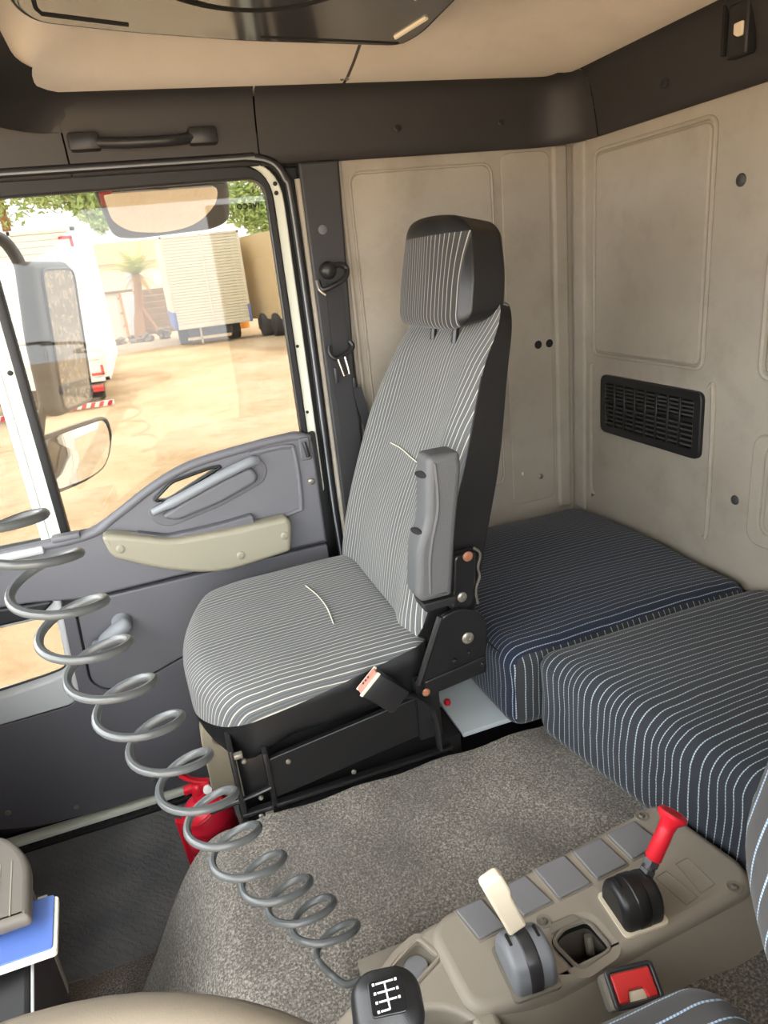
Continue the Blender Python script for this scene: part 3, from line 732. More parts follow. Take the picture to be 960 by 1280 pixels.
# belt buckle on the near side
bk = thing('seat_belt_buckle', 'black belt buckle with faded pink button beside the passenger cushion', 'belt buckle', (.27, 1.04, .60))
bM = Matrix.Translation((.268, 1.036, .672)) @ Matrix.Rotation(R(47), 4, 'Y')
link('buckle_body', xf(box(-.018, .062, -.013, .013, -.027, .027, .006), bM), 'black_plastic', bk)
link('release_button', xf(box(-.024, -.017, -.009, .009, -.024, .024, .002), bM), 'pink_button', bk)
link('button_rim', xf(join(box(-.022, -.016, -.013, -.009, -.027, .027, .001), box(-.022, -.016, .009, .013, -.027, .027, .001)), bM), 'cream', bk)
for k in (-.010, -.003, .004):
    link('button_mark', xf(box(-.0245, -.0238, -.001, .004, k, k + .004), bM), 'black_plastic', bk)
link('buckle_strap', tube(smooth_path([(.300, 1.042, .635), (.345, 1.050, .615), (.375, 1.055, .58), (.385, 1.056, .53), (.39, 1.058, .47)], 5), .011, 8, flat=.35), 'black_plastic', bk)

# ================================================================== SEAT BELT ON THE PILLAR
sb = thing('seat_belt', 'black seat belt with shoulder loop hanging on the door pillar', 'seat belt', (.46, 1.72, .6))
link('anchor_knob', lathe([(.020, 0), (.021, .012), (.018, .022), (.010, .028), (.002, .029)], 20, aim((.452, 1.716, 1.392), (0, -1, 0))), 'black_plastic', sb)
link('anchor_loop', tube(smooth_path([(.424, 1.708, 1.372), (.430, 1.702, 1.350), (.460, 1.700, 1.356), (.492, 1.702, 1.372), (.500, 1.708, 1.392), (.485, 1.71, 1.402), (.455, 1.71, 1.398)], 5), .0065, 8), 'black_plastic', sb)
link('anchor_clip', tube(smooth_path([(.420, 1.704, 1.372), (.422, 1.698, 1.35), (.436, 1.696, 1.336)], 5), .0035, 8), 'bolt', sb)
def strap(pts, wid, th=.0015):
    V = []; F = []
    for p in pts:
        x, y, z = p[:3]; w2 = (p[3] if len(p) > 3 else wid) / 2
        V += [(x - w2, y, z), (x + w2, y + .004, z), (x + w2, y + .004 + th, z), (x - w2, y + th, z)]
    for i in range(len(pts) - 1):
        for k in range(4): F.append((i * 4 + k, i * 4 + (k + 1) % 4, i * 4 + 4 + (k + 1) % 4, i * 4 + 4 + k))
    return pyd(V, F)
link('webbing', strap([(.462, 1.708, 1.362), (.463, 1.712, 1.30), (.461, 1.712, 1.22), (.460, 1.708, 1.198)], .042), 'webbing', sb)
link('webbing', strap([(.457, 1.716, 1.20), (.459, 1.717, 1.10), (.463, 1.716, 1.0), (.463, 1.716, .85), (.466, 1.716, .60)], .050), 'webbing', sb)
link('webbing', strap([(.490, 1.705, 1.10), (.502, 1.70, 1.03), (.512, 1.698, .95), (.518, 1.70, .70)], .026), 'webbing', sb)
link('tongue_loop', tube(smooth_path([(.430, 1.704, 1.215), (.428, 1.700, 1.196), (.442, 1.697, 1.182), (.470, 1.697, 1.190), (.490, 1.700, 1.205), (.484, 1.704, 1.220)], 5), .006, 8), 'black_plastic', sb)
link('tongue', tube([(.446, 1.694, 1.180), (.452, 1.692, 1.155), (.456, 1.692, 1.138), (.470, 1.692, 1.140), (.468, 1.692, 1.158), (.464, 1.694, 1.184)], .0035, 8), 'chrome', sb)
link('belt_stop', box(.434, .443, 1.700, 1.706, 1.12, 1.16, .002), 'seal', sb)
link('belt_stop', box(.480, .490, 1.700, 1.708, 1.10, 1.128, .002), 'black_plastic', sb)

# ================================================================== GRAB HANDLE, COAT HOOK, VENT, HATCH
gh = thing('grab_handle', 'dark plastic grab handle above the passenger door window', 'handle', (.085, 1.72, 1.69))
for x0, x1 in ((-.066, -.004), (.178, .240)):
    link('mount', xf(box(x0, x1, -.012, .022, -.017, .017, .006), Matrix.Translation((0, 1.708, 1.695))), 'black_plastic', gh)
link('grip', tube(smooth_path([(-.010, 1.706, 1.692), (.04, 1.694, 1.687), (.087, 1.692, 1.686), (.14, 1.694, 1.687), (.184, 1.706, 1.692)], 6), .011, 12), 'black_plastic', gh)
ck = thing('coat_hook', 'small black coat hook with cream centre on the rear header', 'hook', (1.13, 1.16, 1.72))
link('hook_plate', plate(rrect(1.128, 1.176, 1.682, 1.768, .006), 1.117, 1.140, 'YZ', bev=.004), 'black_plastic', ck)
link('hook_pad', plate(rpoly([(1.136, 1.735), (1.157, 1.735), (1.157, 1.718), (1.148, 1.712), (1.136, 1.712)], .003), 1.113, 1.120, 'YZ', bev=.002), 'cream', ck)
link('hook_fin', box(1.112, 1.14, 1.178, 1.184, 1.69, 1.772, .002), 'dark', ck)
vt = thing('air_vent', 'black rectangular louvre grille set in the rear wall', 'vent', (1.16, 1.415, .97))
vo = rrect(1.226, 1.602, .888, 1.048, .022); 
link('vent_frame', plate(vo, 1.156, 1.170, 'YZ', [rrect(1.252, 1.578, .912, .974, .004), rrect(1.252, 1.578, .984, 1.026, .004)], bev=.004), 'black_plastic', vt)
link('vent_back', plate(rrect(1.235, 1.592, .896, 1.040, .01), 1.1665, 1.1690, 'YZ'), 'dark', vt)
sm = box(-.002, .006, -.165, .165, -.0022, .0022, .0008, 1); sm.transform(Matrix.Rotation(R(20), 4, 'Y')); sm.materials.append(MATS['plug'])
for z in (.918, .930, .942, .954, .966, .990, 1.000, 1.010, 1.020):
    o = link('slat', sm, None, vt); o.location = Vector((1.158, 1.415, z)) - Vector(vt.location)
vb = box(-.003, .006, -.0035, .0035, -.059, .059, .0008, 1); vb.materials.append(MATS['black_plastic'])
for i in range(1, 8):
    o = link('vertical_bar', vb, None, vt); o.location = Vector((1.157, 1.252 + .326 * i / 8, .969)) - Vector(vt.location)
# roof hatch
rh = thing('roof_hatch', 'glossy dark plastic roof hatch frame in the headliner', 'roof hatch', (.27, .8, 1.80))
ho = [(-.083, .10), (-.083, 1.23, .03), (-.088, 1.305, .03), (-.062, 1.352, .03), (.076, 1.387, .05), (.267, 1.420, .05), (.580, 1.452, .03), (.613, 1.40, .05), (.636, 1.238, .06), (.640, .10)]
link('hatch_frame', plate(rpoly(ho, .02), 1.785, 1.86, 'XY', bev=.014, bres=4), 'hatch', rh)
dome = [(.27 + .26 * math.cos(a), .95 + .34 * math.sin(a)) for a in [2 * math.pi * i / 64 for i in range(64)]]
link('hatch_lid', plate(dome, 1.776, 1.80, 'XY', bev=.010, bres=3), 'hatch', rh)
link('lid_groove', tube([(x, y, 1.785) for x, y in [(.27 + .272 * math.cos(a), .95 + .352 * math.sin(a)) for a in [2 * math.pi * i / 64 for i in range(64)]]], .005, 6, closed=True), 'dark', rh)
link('frame_slot', tube([(-.05, 1.15, 1.786), (-.052, 1.300, 1.786), (-.046, 1.316, 1.786), (.078, 1.350, 1.786)], .004, 6), 'dark', rh)
link('frame_slot', tube([(.30, 1.395, 1.786), (.57, 1.425, 1.786)], .003, 6), 'dark', rh)
link('light_slot', tube([(.555, 1.40, 1.785), (.590, 1.33, 1.785)], .005, 8), 'cream', rh)
link('light_slot', tube([(.540, 1.26, 1.785), (.552, 1.22, 1.785)], .008, 8), 'cream', rh)
link('hatch_latch', box(.18, .225, 1.185, 1.215, 1.765, 1.785, .005), 'chrome', rh)

for ch in rh.children:
    for v in ch.data.vertices: v.co.z += .14 * min(.30, max(0, 1.43 - v.co.y))
# ================================================================== CENTRE CONSOLE
cs = thing('centre_console', 'taupe plastic centre console with switch blanks on the carpeted tunnel', 'console', (.4, .62, .45))
CZ = .525
co_ = [(.636, .722, .02), (.44, .697), (.225, .676, .03), (.200, .655, .03), (.205, .535, .03), (.30, .520, .03), (.65, .535, .03), (.668, .570, .02)]
oph = rpoly([(.348, .577), (.372, .588), (.408, .586), (.413, .538), (.359, .530)], .010)
link('console_body', plate(rpoly(co_, .02, 6), .40, CZ, 'XY', [oph], bev=.014, bres=4), 'console', cs)
link('side_apron', pyd(*(lambda a, b: ([(x, y, z) for x, y, z in a + b], [(i, i + 1, i + 1 + len(a), i + len(a)) for i in range(len(a) - 1)]))(
    [(.19, .536, .515), (.30, .528, .516), (.45, .532, .516), (.655, .540, .516)], [(.18, .475, .40), (.30, .465, .40), (.45, .47, .40), (.66, .475, .40)])), 'console', cs)
link('opening_liner', plate(rpoly([(.345, .582), (.372, .592), (.412, .590), (.417, .534), (.356, .526)], .010), .42, CZ - .004, 'XY', [oph]), 'dark', cs)
link('opening_floor', box(.34, .42, .52, .60, .425, .435), 'dark', cs)
link('opening_rod', tube([(.395, .545, .44), (.402, .575, .510)], .006, 8), 'console_edge', cs)
link('opening_lip', tube([(x, y, CZ - .001) for x, y in oph], .003, 6, closed=True), 'console_edge', cs)
link('opening_tab', plate(rpoly([(.350, .586), (.358, .600), (.395, .600), (.40, .588)], .006), CZ - .002, CZ + .003, 'XY', bev=.002), 'console_edge', cs)
bl = [((.249, .670), (.290, .672), (.300, .620), (.260, .617)), ((.321, .676), (.366, .680), (.379, .628), (.332, .624)), ((.385, .685), (.438, .687), (.445, .631), (.391, .627)), ((.454, .688), (.505, .692), (.513, .637), (.458, .633)), ((.520, .694), (.573, .698), (.582, .647), (.525, .640))]
for q in bl:
    link('blank_border', plate(rpoly([(x + (.003 if i in (1, 2) else -.003), y + (.003 if i < 2 else -.003)) for i, (x, y) in enumerate(q)], .004), CZ - .002, CZ + .0012, 'XY', bev=.001), 'console_edge', cs)
    link('switch_blank', plate(rpoly(q, .003), CZ - .002, CZ + .004, 'XY', bev=.0015), 'blank', cs)
for x, y in ((.592, .704), (.353, .607), (.622, .545)):
    link('screw_well', lathe([(.011, 0), (.0105, .0015), (.007, .001), (.006, .0002), (.001, .0002)], 16, aim((x, y, CZ), (0, 0, 1))), 'console_edge', cs)
    screw((x, y, CZ), (0, 0, 1), .005, 'bolt', cs)
for q in (((.577, .609), (.600, .611), (.602, .560), (.574, .556)), ((.535, .602), (.556, .605), (.566, .553), (.543, .549))):
    link('knockout', tube([(x, y, CZ) for x, y in q], .0009, 5, closed=True), 'console_edge', cs)
# lower front tray with the round button
fr_o = [(.225, .678, .02), (.19, .672, .03), (.055, .605, .02), (-.02, .555, .02), (.02, .44, .03), (.16, .44, .03), (.24, .50, .02), (.24, .66)]
tray_h = rpoly([(.150, .650), (.186, .664), (.205, .626), (.140, .595), (.118, .628)], .008)
bowl = [(.135 + .075 * math.cos(a), .512 + .062 * math.sin(a)) for a in [2 * math.pi * i / 28 for i in range(28)]]
link('front_tray', plate(rpoly(fr_o, .02, 6), .43, .515, 'XY', [tray_h, bowl], bev=.008, bres=3), 'console', cs)
link('tray_floor', box(.10, .215, .585, .675, .470, .502), 'console_edge', cs)
link('tray_lip', tube([(x, y, .514) for x, y in tray_h], .003, 6, closed=True), 'console', cs)
link('round_button', lathe([(.0175, 0), (.0175, .004), (.016, .006), (.013, .0065), (.001, .006)], 28, aim((.170, .631, .501), (0, 0, 1))), 'blank', cs)
link('bowl_floor', lathe([(.085, .470), (.075, .462), (.04, .455), (.001, .452)], 24, Matrix.Translation((.135, .512, 0))), 'console', cs)
# ---- lever units on the console
def housing(root, c, sx, sy, mat, capmat):
    pr = [(-.5, 0), (.5, 0), (.5, .45), (.42, .75), (.15, .98), (-.15, 1.0), (-.40, .80), (-.5, .45)]
    me = plate(rpoly([(x * sy, z * .052) for x, z in pr], .008), -sx / 2, sx / 2, 'YZ', bev=.010, bres=4)
    M = Matrix.Translation((c[0], c[1], CZ)) @ Matrix.Rotation(R(-4), 4, 'Z')
    link('housing', xf(me, M), mat, root)
    cp = plate(rpoly([(x * sy * 1.03, z * .0535) for x, z in pr], .008), -sx * .16, sx * .16, 'YZ', bev=.003)
    link('slide_cover', xf(cp, M), capmat, root)
    for dx in (-.32, .32):
        link('vent_slot', xf(box(dx * sx - .002, dx * sx + .002, -.009, .009, .048, .0525, .001), M @ Matrix.Translation((0, .006, 0))), 'dark', root)
    link('gasket', xf(plate(rrect(-sx / 2 - .003, sx / 2 + .003, -sy / 2 - .003, sy / 2 + .003, .008), -.001, .003, 'XY'), M), 'cream' if mat == 'black_plastic' else 'console_edge', root)
l1 = thing('parking_brake_lever', 'cream lever on a grey housing on the console', 'lever', (.296, .56, CZ))
housing(l1, (.297, .560), .060, .072, 'lever_grey', 'seal')
ba = Vector((.298, .578, .570)); tp = Vector((.270, .588, .655)); ax = (tp - ba)
link('lever_stem', tube([ba - ax * .06, ba + ax * .14], .006, 8), 'chrome', l1)
LM = aim(ba + ax * .10, ax, 0)
lv = plate(rpoly([(-.013, 0, .004), (.013, 0, .004), (.0135, .055), (.0165, .062), (.0165, .094, .008), (-.013, .094, .008)], .004), -.010, .010, 'XZ', bev=.004, bres=3)
link('lever_grip', xf(lv, Matrix.Translation(ba + ax * .10) @ Matrix.Rotation(R(-19), 4, 'Y') @ Matrix.Rotation(R(-6), 4, 'X')), 'cream', l1)
l2 = thing('trailer_brake_lever', 'red flared lever on a black housing on the console', 'lever', (.473, .572, CZ))
housing(l2, (.473, .574), .062, .066, 'black_plastic', 'black_metal')
b2 = Vector((.500, .582, .568)); t2 = Vector((.548, .592, .640)); a2 = (t2 - b2).normalized()
link('lever_nut', join(lathe([(.011, 0), (.011, .010)], 6, aim(b2, a2)), lathe([(.009, .009), (.009, .016)], 12, aim(b2, a2)), lathe([(.0115, .016), (.0115, .024)], 6, aim(b2, a2))), 'seal', l2)
link('lever_grip', lathe([(.010, .024), (.0115, .026), (.0112, .070), (.0125, .080), (.019, .087), (.0205, .091), (.019, .095), (.014, .096), (.011, .093), (.001, .092)], 24, aim(b2, a2)), 'red', l2)
# ---- driver belt buckle
db = thing('driver_belt_buckle', 'red seat belt buckle beside the console near the driver cushion', 'belt buckle', (.39, .47, .5))
dM = Matrix.Translation((.393, .470, .556)) @ Matrix.Rotation(R(-10), 4, 'Z') @ Matrix.Rotation(R(30), 4, 'X')
link('buckle_body', xf(box(-.030, .030, -.020, .020, -.05, .0, .006), dM), 'console_edge', db)
link('buckle_rim', xf(plate(rrect(-.031, .031, -.021, .021, .006), -.004, .004, 'XY', [rrect(-.026, .026, -.016, .016, .004)], bev=.002), dM), 'seal', db)
link('release_button', xf(plate(rpoly([(-.025, -.015), (-.012, -.015), (-.009, -.004), (.009, -.004), (.012, -.015), (.025, -.015), (.025, .015), (-.025, .015)], .003), -.003, .003, 'XY', bev=.002), dM), 'red_button', db)
link('buckle_slot', xf(box(-.011, .011, -.015, -.005, -.003, .001, .001), dM), 'cream', db)

# ---- gear lever
gl = thing('gear_lever', 'black gear knob with white shift diagram in front of the console', 'gear lever', (.1, .50, .45))
kc = Vector((.088, .452, .718))
kd = Vector((-.02, -.28, .96)).normalized()
def kf(q, u):
    s = (u.z + 1) / 2
    rr = .023 + .011 * smooth(0, .6, s) - .008 * smooth(.82, 1, s)
    return Vector((u.x * rr * 1.02, u.y * rr * .95, u.z * .034))
kb = cushion((0, 0, 0), (1, 1, 1), .75, 18, kf); km = bm_mesh(kb); KM = aim(kc, kd, R(8))
KM = Matrix.Translation(kc) @ Matrix.Rotation(R(16), 4, 'X') @ Matrix.Rotation(R(-10), 4, 'Z')
link('knob', xf(km, KM), 'black_plastic', gl)
pz = .0335
link('diagram_plate', xf(plate(rrect(-.017, .017, -.015, .015, .004), pz - .003, pz + .0008, 'XY', bev=.001), KM), 'black_metal', gl)
dg = []
def seg(x0, y0, x1, y1, wd=.0008):
    d = Vector((x1 - x0, y1 - y0, 0)); nrm = Vector((-d.y, d.x, 0)).normalized() * wd
    a, b = Vector((x0, y0, pz + .0012)), Vector((x1, y1, pz + .0012))
    dg.append(pyd([a + nrm, a - nrm, b - nrm, b + nrm, a + nrm - Vector((0, 0, .0006)), a - nrm - Vector((0, 0, .0006)), b - nrm - Vector((0, 0, .0006)), b + nrm - Vector((0, 0, .0006))], [(0, 1, 2, 3), (7, 6, 5, 4), (0, 4, 5, 1), (1, 5, 6, 2), (2, 6, 7, 3), (3, 7, 4, 0)]))
seg(-.013, 0, .011, 0)
for i, x in enumerate((-.013, -.005, .003, .011)):
    seg(x, -.009 if i < 3 else 0, x, .009 if i < 3 else -.009)
    for y in (-.0115, .0115):
        if i == 3 and y > 0: continue
        seg(x - .0012, y, x + .0012, y, .0012)
link('shift_diagram', xf(join(*dg), KM @ Matrix.Rotation(R(-86), 4, 'Z') @ Matrix.Diagonal((.95, .95, 1, 1))), 'white_mark', gl, smooth=False)
link('stick', tube([kc - Vector((0, .012, .03)), (.105, .49, .58), (.12, .51, .45)], .009, 10), 'black_metal', gl)
link('boot', lathe([(.058, 0), (.052, .02), (.040, .03), (.042, .045), (.028, .055), (.030, .068), (.014, .08)], 20, Matrix.Translation((.118, .508, .455))), 'rubber', gl)

# ================================================================== COILED AIR HOSE
hz = thing('coiled_hose', 'grey coiled air hose stretched from dashboard to console', 'hose', (.1, .72, .46))
hc_ = [(-0.42, 0.76, 1.25), (-0.30, 0.76, 1.245), (-0.205, 0.76, 1.205), (-0.166, 0.76, 1.165), (-0.150, 0.76, 1.105), (-0.137, 0.76, 1.046), (-0.122, 0.76, 0.989), (-0.105, 0.76, 0.930), (-0.081, 0.76, 0.869),
       (-0.060, 0.755, 0.804), (-0.039, 0.75, 0.740), (-0.019, 0.744, 0.680), (0.010, 0.738, 0.627), (0.037, 0.730, 0.580), (0.063, 0.718, 0.545), (0.086, 0.704, 0.498)]
cl_ = smooth_path(hc_, 30); ctrl = []
for i, c in enumerate(cl_):
    s_ = i / (len(cl_) - 1); ph = 2 * math.pi * i / 30 + math.pi
    rad = .0435 - .006 * s_
    tl = R(24) * smooth(.3, 1, s_)
    ctrl.append(c + Vector((1, .10, 0)) * math.cos(ph) * rad + Vector((-.05, math.cos(tl), -math.sin(tl))) * math.sin(ph) * rad)
ctrl += smooth_path([ctrl[-1], (.062, .690, .478), (.080, .672, .470), (.115, .672, .470), (.15, .668, .466)], 6)[1:]
ctrl = smooth_path([(-.74, .80, .89), (-.70, .79, 1.02), (-.60, .77, 1.17), ctrl[0]], 8)[:-1] + ctrl
link('hose_coil', tube(ctrl, .0052, 9), 'hose', hz)

# ================================================================== FIRE EXTINGUISHER
fx = thing('fire_extinguisher', 'red fire extinguisher in a wrinkled sleeve standing before the passenger seat', 'fire extinguisher', (-.105, 1.36, 0))
prof = [(.052, .005), (.058, .012)]
for i in range(26): prof.append((.060 + .0022 * math.sin(i * 2.1) + .001 * math.sin(i * 5.3), .02 + .21 * i / 26))
prof += [(.054, .238), (.047, .254), (.030, .268), (.018, .274), (.016, .290)]
FM = Matrix.Translation((-.072, 1.365, .008)) @ Matrix.Rotation(R(-5), 4, 'Y')
link('sleeve', xf(lathe(prof, 28), FM), 'red_bag', fx)
link('valve', xf(join(lathe([(.014, .285), (.016, .295), (.016, .310), (.010, .318)], 14), box(-.03, .03, -.010, .010, .300, .316, .004)), FM), 'red', fx)
link('handle', xf(tube(smooth_path([(.024, 0, .312), (.0, 0, .326), (-.022, 0, .350), (-.028, 0, .372)], 5), .009, 8, flat=.6), FM), 'red', fx)
link('sleeve_flap', xf(plate(rpoly([(-.078, .02), (-.045, .0), (-.045, .22), (-.07, .245)], .01), -.008, .008, 'XZ', bev=.004), FM), 'red_bag', fx)
link('pressure_gauge', xf(lathe([(.010, 0), (.010, .008), (.007, .009)], 14, aim((.022, -.012, .300), (0, -1, .3))), FM), 'white_mark', fx)
link('draw_cord', xf(tube(smooth_path([(-.05, -.03, .255), (-.02, -.055, .250), (.02, -.05, .262), (.045, -.02, .268)], 5), .004, 6), FM), 'red', fx)
wa = thing('wheel_arch', 'cream painted body panel with dark hole in the far footwell corner', 'body panel', (.02, 1.66, 0))
link('arch_panel', plate(rpoly([(-.08, .02), (.30, .02), (.30, .42), (-.01, .42), (-.08, .26)], .03), 1.63, 1.69, 'XZ', [[(.0 + .05 * math.cos(a), .24 + .045 * math.sin(a)) for a in [2 * math.pi * i / 20 for i in range(20)]]], bev=.004), 'cream_metal', wa)
link('hole_back', box(-.06, .06, 1.672, 1.688, .18, .30), 'dark', wa)

# ================================================================== DASHBOARD, BOOKLET, STEERING WHEEL, DRIVER SEAT
da = thing('dashboard', 'dark taupe dashboard lower section at the left edge', 'dashboard', (-.5, .7, 0))
dto = [(-.293, .792, .008), (-.305, .892, .03), (-.330, .940, .03), (-.360, .972, .04), (-.45, 1.00, .05), (-.95, 1.02), (-.95, .792)]
link('dash_top', plate(rpoly(dto, .02), .632, .655, 'XY', bev=.010, bres=4), 'dash', da)
link('dash_body', plate(rpoly([(-.312, .875), (-.314, .892, .03), (-.338, .935, .03), (-.366, .965, .04), (-.45, .99, .05), (-.95, 1.01), (-.95, .875)], .01), .40, .636, 'XY', bev=.008), 'dash', da)
link('dash_tray', plate(rpoly([(-.255, .40), (-.308, .82), (-.314, .88), (-.95, .88), (-.95, .40)], .01), .30, .605, 'XY', bev=.008), 'door_black', da)
link('dash_lower', plate(rpoly([(-.305, .42), (-.325, .88, .03), (-.40, .96, .05), (-.95, .98), (-.95, .42)], .02), .02, .41, 'XY', bev=.006), 'dash', da)
for dx in (-.030, -.045):
    link('dash_rib', tube([(-.288 + dx, .80, .6552), (-.300 + dx, .90, .6552)], .0012, 6), 'console', da)
link('tray_bead', tube([(-.256, .42, .604), (-.304, .80, .604)], .002, 8), 'pale_grey', da)
link('dash_main', box(-1.28, -.62, -.30, 1.70, .55, .90, .05, 4), 'dash', da)
link('dash_end', box(-1.28, -.66, 1.0, 1.70, .05, .60, .04, 3), 'dash', da)
bo = thing('booklet', 'blue booklet with cream page edges tucked in the dashboard tray', 'booklet', (-.33, .75, .61))
BM = Matrix.Translation((-.285, .800, .617)) @ Matrix.Rotation(R(4), 4, 'Z') @ Matrix.Rotation(R(5), 4, 'Y')
link('pages', xf(plate(rrect(-.20, .016, -.046, .046, .006), -.005, .004, 'XY', bev=.001), BM), 'paper', bo)
link('cover', xf(plate(rrect(-.20, .011, -.041, .048, .005), .0035, .006, 'XY', bev=.001), BM), 'booklet', bo)
link('loose_card', xf(box(-.012, .000, .03, .060, -.004, -.002), BM), 'white_mark', bo)
sw = thing('steering_wheel', 'taupe steering wheel rim at the bottom left corner', 'steering wheel', (-.164, .10, .95))
SM = Matrix.Translation((-.166, .095, 1.0))
link('rim', xf(tube([(.2325 * math.cos(a), .2325 * math.sin(a), 0) for a in [2 * math.pi * i / 72 for i in range(72)]], .0175, 14, closed=True), SM), 'taupe', sw)
for a in (R(20), R(160), R(270)):
    link('spoke', xf(tube([(.05 * math.cos(a), .05 * math.sin(a), -.05), (.15 * math.cos(a), .15 * math.sin(a), -.035), (.228 * math.cos(a), .228 * math.sin(a), 0)], .016, 10, flat=.5), SM), 'taupe', sw)
link('hub', xf(lathe([(.04, -.12), (.08, -.075), (.085, -.045), (.07, -.03), (.001, -.025)], 24), SM), 'taupe', sw)
link('column', tube([(-.166, .095, .90), (-.45, .095, .55)], .035, 12), 'black_plastic', sw)
ds = thing('truck_seat', 'striped cloth driver seat at the bottom right corner', 'seat', (.18, .125, 0))
build_seat(ds, .125, 'driver_cloth', 'head_cloth', 1, detail=False)
link('seat_base', box(-.02, .40, -.12, .31, 0, .57, .01), 'black_metal', ds)

# ================================================================== MIRRORS OUTSIDE
mm = thing('side_mirror', 'tall dusty side mirror on a grey arm outside the passenger window', 'mirror', (-.2, 2.0, 1.0))
p0 = Vector((-.222, 1.955, 1.295)); wd = Vector((.34, .94, 0)).normalized(); dwn = Vector((-.090, 0, -1)).normalized()
nrm = wd.cross(dwn).normalized()
if nrm.y > 0: nrm = -nrm
def mp(a, b, c=0): return p0 + wd * a + dwn * b + nrm * c
def mplate(o, c0, c1, bev=.004):
    me = plate(o, c0, c1, 'XY', bev=bev)
    for v in me.vertices: v.co = mp(v.co.x, v.co.y, v.co.z)
    return me
link('mirror_shell', mplate(rpoly([(-.035, -.19, .02), (.185, -.19, .04), (.185, .19, .03), (-.030, .19, .03), (-.05, .0)], .03), -.05, 0, .015), 'mirror_shell', mm)
link('mirror_glass', mplate(rpoly([(.000, -.172), (.178, -.172), (.178, .178), (.000, .178)], .03), -.002, .003, .001), 'mirror', mm)
link('mirror_rim', tube([mp(x, y, .002) for x, y in rpoly([(.000, -.172), (.178, -.172), (.178, .178), (.000, .178)], .03)], .004, 6, closed=True), 'mirror_shell', mm)
link('mirror_arm', tube(smooth_path([mp(-.02, .12, -.03), mp(-.02, -.12, -.03), (-.258, 1.96, 1.515), (-.30, 1.94, 1.555), (-.42, 1.90, 1.57), (-.60, 1.80, 1.55)], 6), .015, 10), 'mirror_shell', mm)
lg = [Vector(mp(-.042 + .008 * math.cos(a), .03 + .016 * math.sin(a), .0)) for a in [2 * math.pi * i / 20 for i in range(20)]]
link('maker_badge', tube(lg, .0012, 5, closed=True), 'rubber', mm)
link('maker_badge_mark', tube([mp(-.046, .036, .001), mp(-.042, .026, .001), mp(-.038, .036, .001)], .0012, 5), 'rubber', mm)
wm = thing('wide_angle_mirror', 'rounded wide-angle mirror hanging under the tall side mirror', 'mirror', (-.2, 2.0, .95))
q0 = Vector((-.225, 1.965, .995)); w2 = Vector((.66, .75, 0)).normalized(); d2 = Vector((-.10, .0, -1)).normalized(); n2 = w2.cross(d2).normalized()
if n2.y > 0: n2 = -n2
def wp(a, b, c): return q0 + w2 * a + d2 * b + n2 * c
wo_ = rpoly([(-.13, -.075, .02), (.105, -.08, .03), (.115, -.02, .03), (.08, .055, .05), (.0, .070, .05), (-.12, .070, .03)], .03)
me = plate(wo_, -.03, 0, 'XY', bev=.008)
for v in me.vertices: v.co = wp(*v.co)
link('mirror_shell', me, 'pale_grey', wm)
def wgrid():
    V = []; F = []; n = 10; K = len(wo_); cx = sum(p[0] for p in wo_) / K; cy_ = sum(p[1] for p in wo_) / K
    for i in range(n + 1):
        t = .93 * (i / n)
        for x, y in wo_:
            a, b = cx + (x - cx) * t, cy_ + (y - cy_) * t
            V.append(wp(a, b, .014 - .9 * ((a - cx) ** 2 + (b - cy_) ** 2)))
    for i in range(n):
        for k in range(K): F.append((i * K + k, i * K + (k + 1) % K, (i + 1) * K + (k + 1) % K, (i + 1) * K + k))
    return pyd(V, F)
link('mirror_glass', wgrid(), 'mirror_clean', wm)
link('mirror_rim', tube([wp(x, y, .001) for x, y in wo_], .005, 6, closed=True), 'mirror_shell', wm)
link('mirror_bracket', tube([wp(-.10, -.06, -.03), mp(-.02, .15, -.04)], .010, 8), 'mirror_shell', wm)
km_ = thing('kerb_mirror', 'wide kerb mirror above the passenger window reflecting sandy ground', 'mirror', (.12, 1.95, 1.55))
k0 = Vector((.125, 1.935, 1.575)); kw = Vector((1, .04, 0)).normalized(); kdn = Vector((.06, .82, -.57)).normalized()
kn = kw.cross(kdn).normalized()
if kn.z > 0: kn = -kn
def kp(a, b, c): return k0 + kw * a + kdn * b * 1.15 + kn * c
kout = rpoly([(-.165, -.07, .02), (.155, -.07, .03), (.150, .06, .05), (.10, .085, .05), (-.10, .095, .05), (-.155, .085, .04)], .03)
me = plate(kout, -.06, 0, 'XY', bev=.015, bres=3)
for v in me.vertices: v.co = kp(*v.co)
link('mirror_shell', me, 'mirror_shell', km_)
kg = rpoly([(-.145, -.062, .01), (.125, -.062, .02), (.118, -.01, .05), (.06, .055, .06), (-.03, .072, .06), (-.11, .058, .05), (-.145, .02, .04)], .03)
me = plate(kg, -.002, .003, 'XY', bev=.001)
for v in me.vertices: v.co = kp(*v.co)
link('mirror_glass', me, 'mirror_clean', km_)
link('red_reflector', tube([kp(-.150, -.03, .002), kp(-.148, -.062, .002), kp(-.125, -.066, .002)], .005, 6), 'red', km_)
link('mirror_arm', tube([kp(0, -.04, -.04), (.12, 1.83, 1.70)], .014, 8), 'mirror_shell', km_)

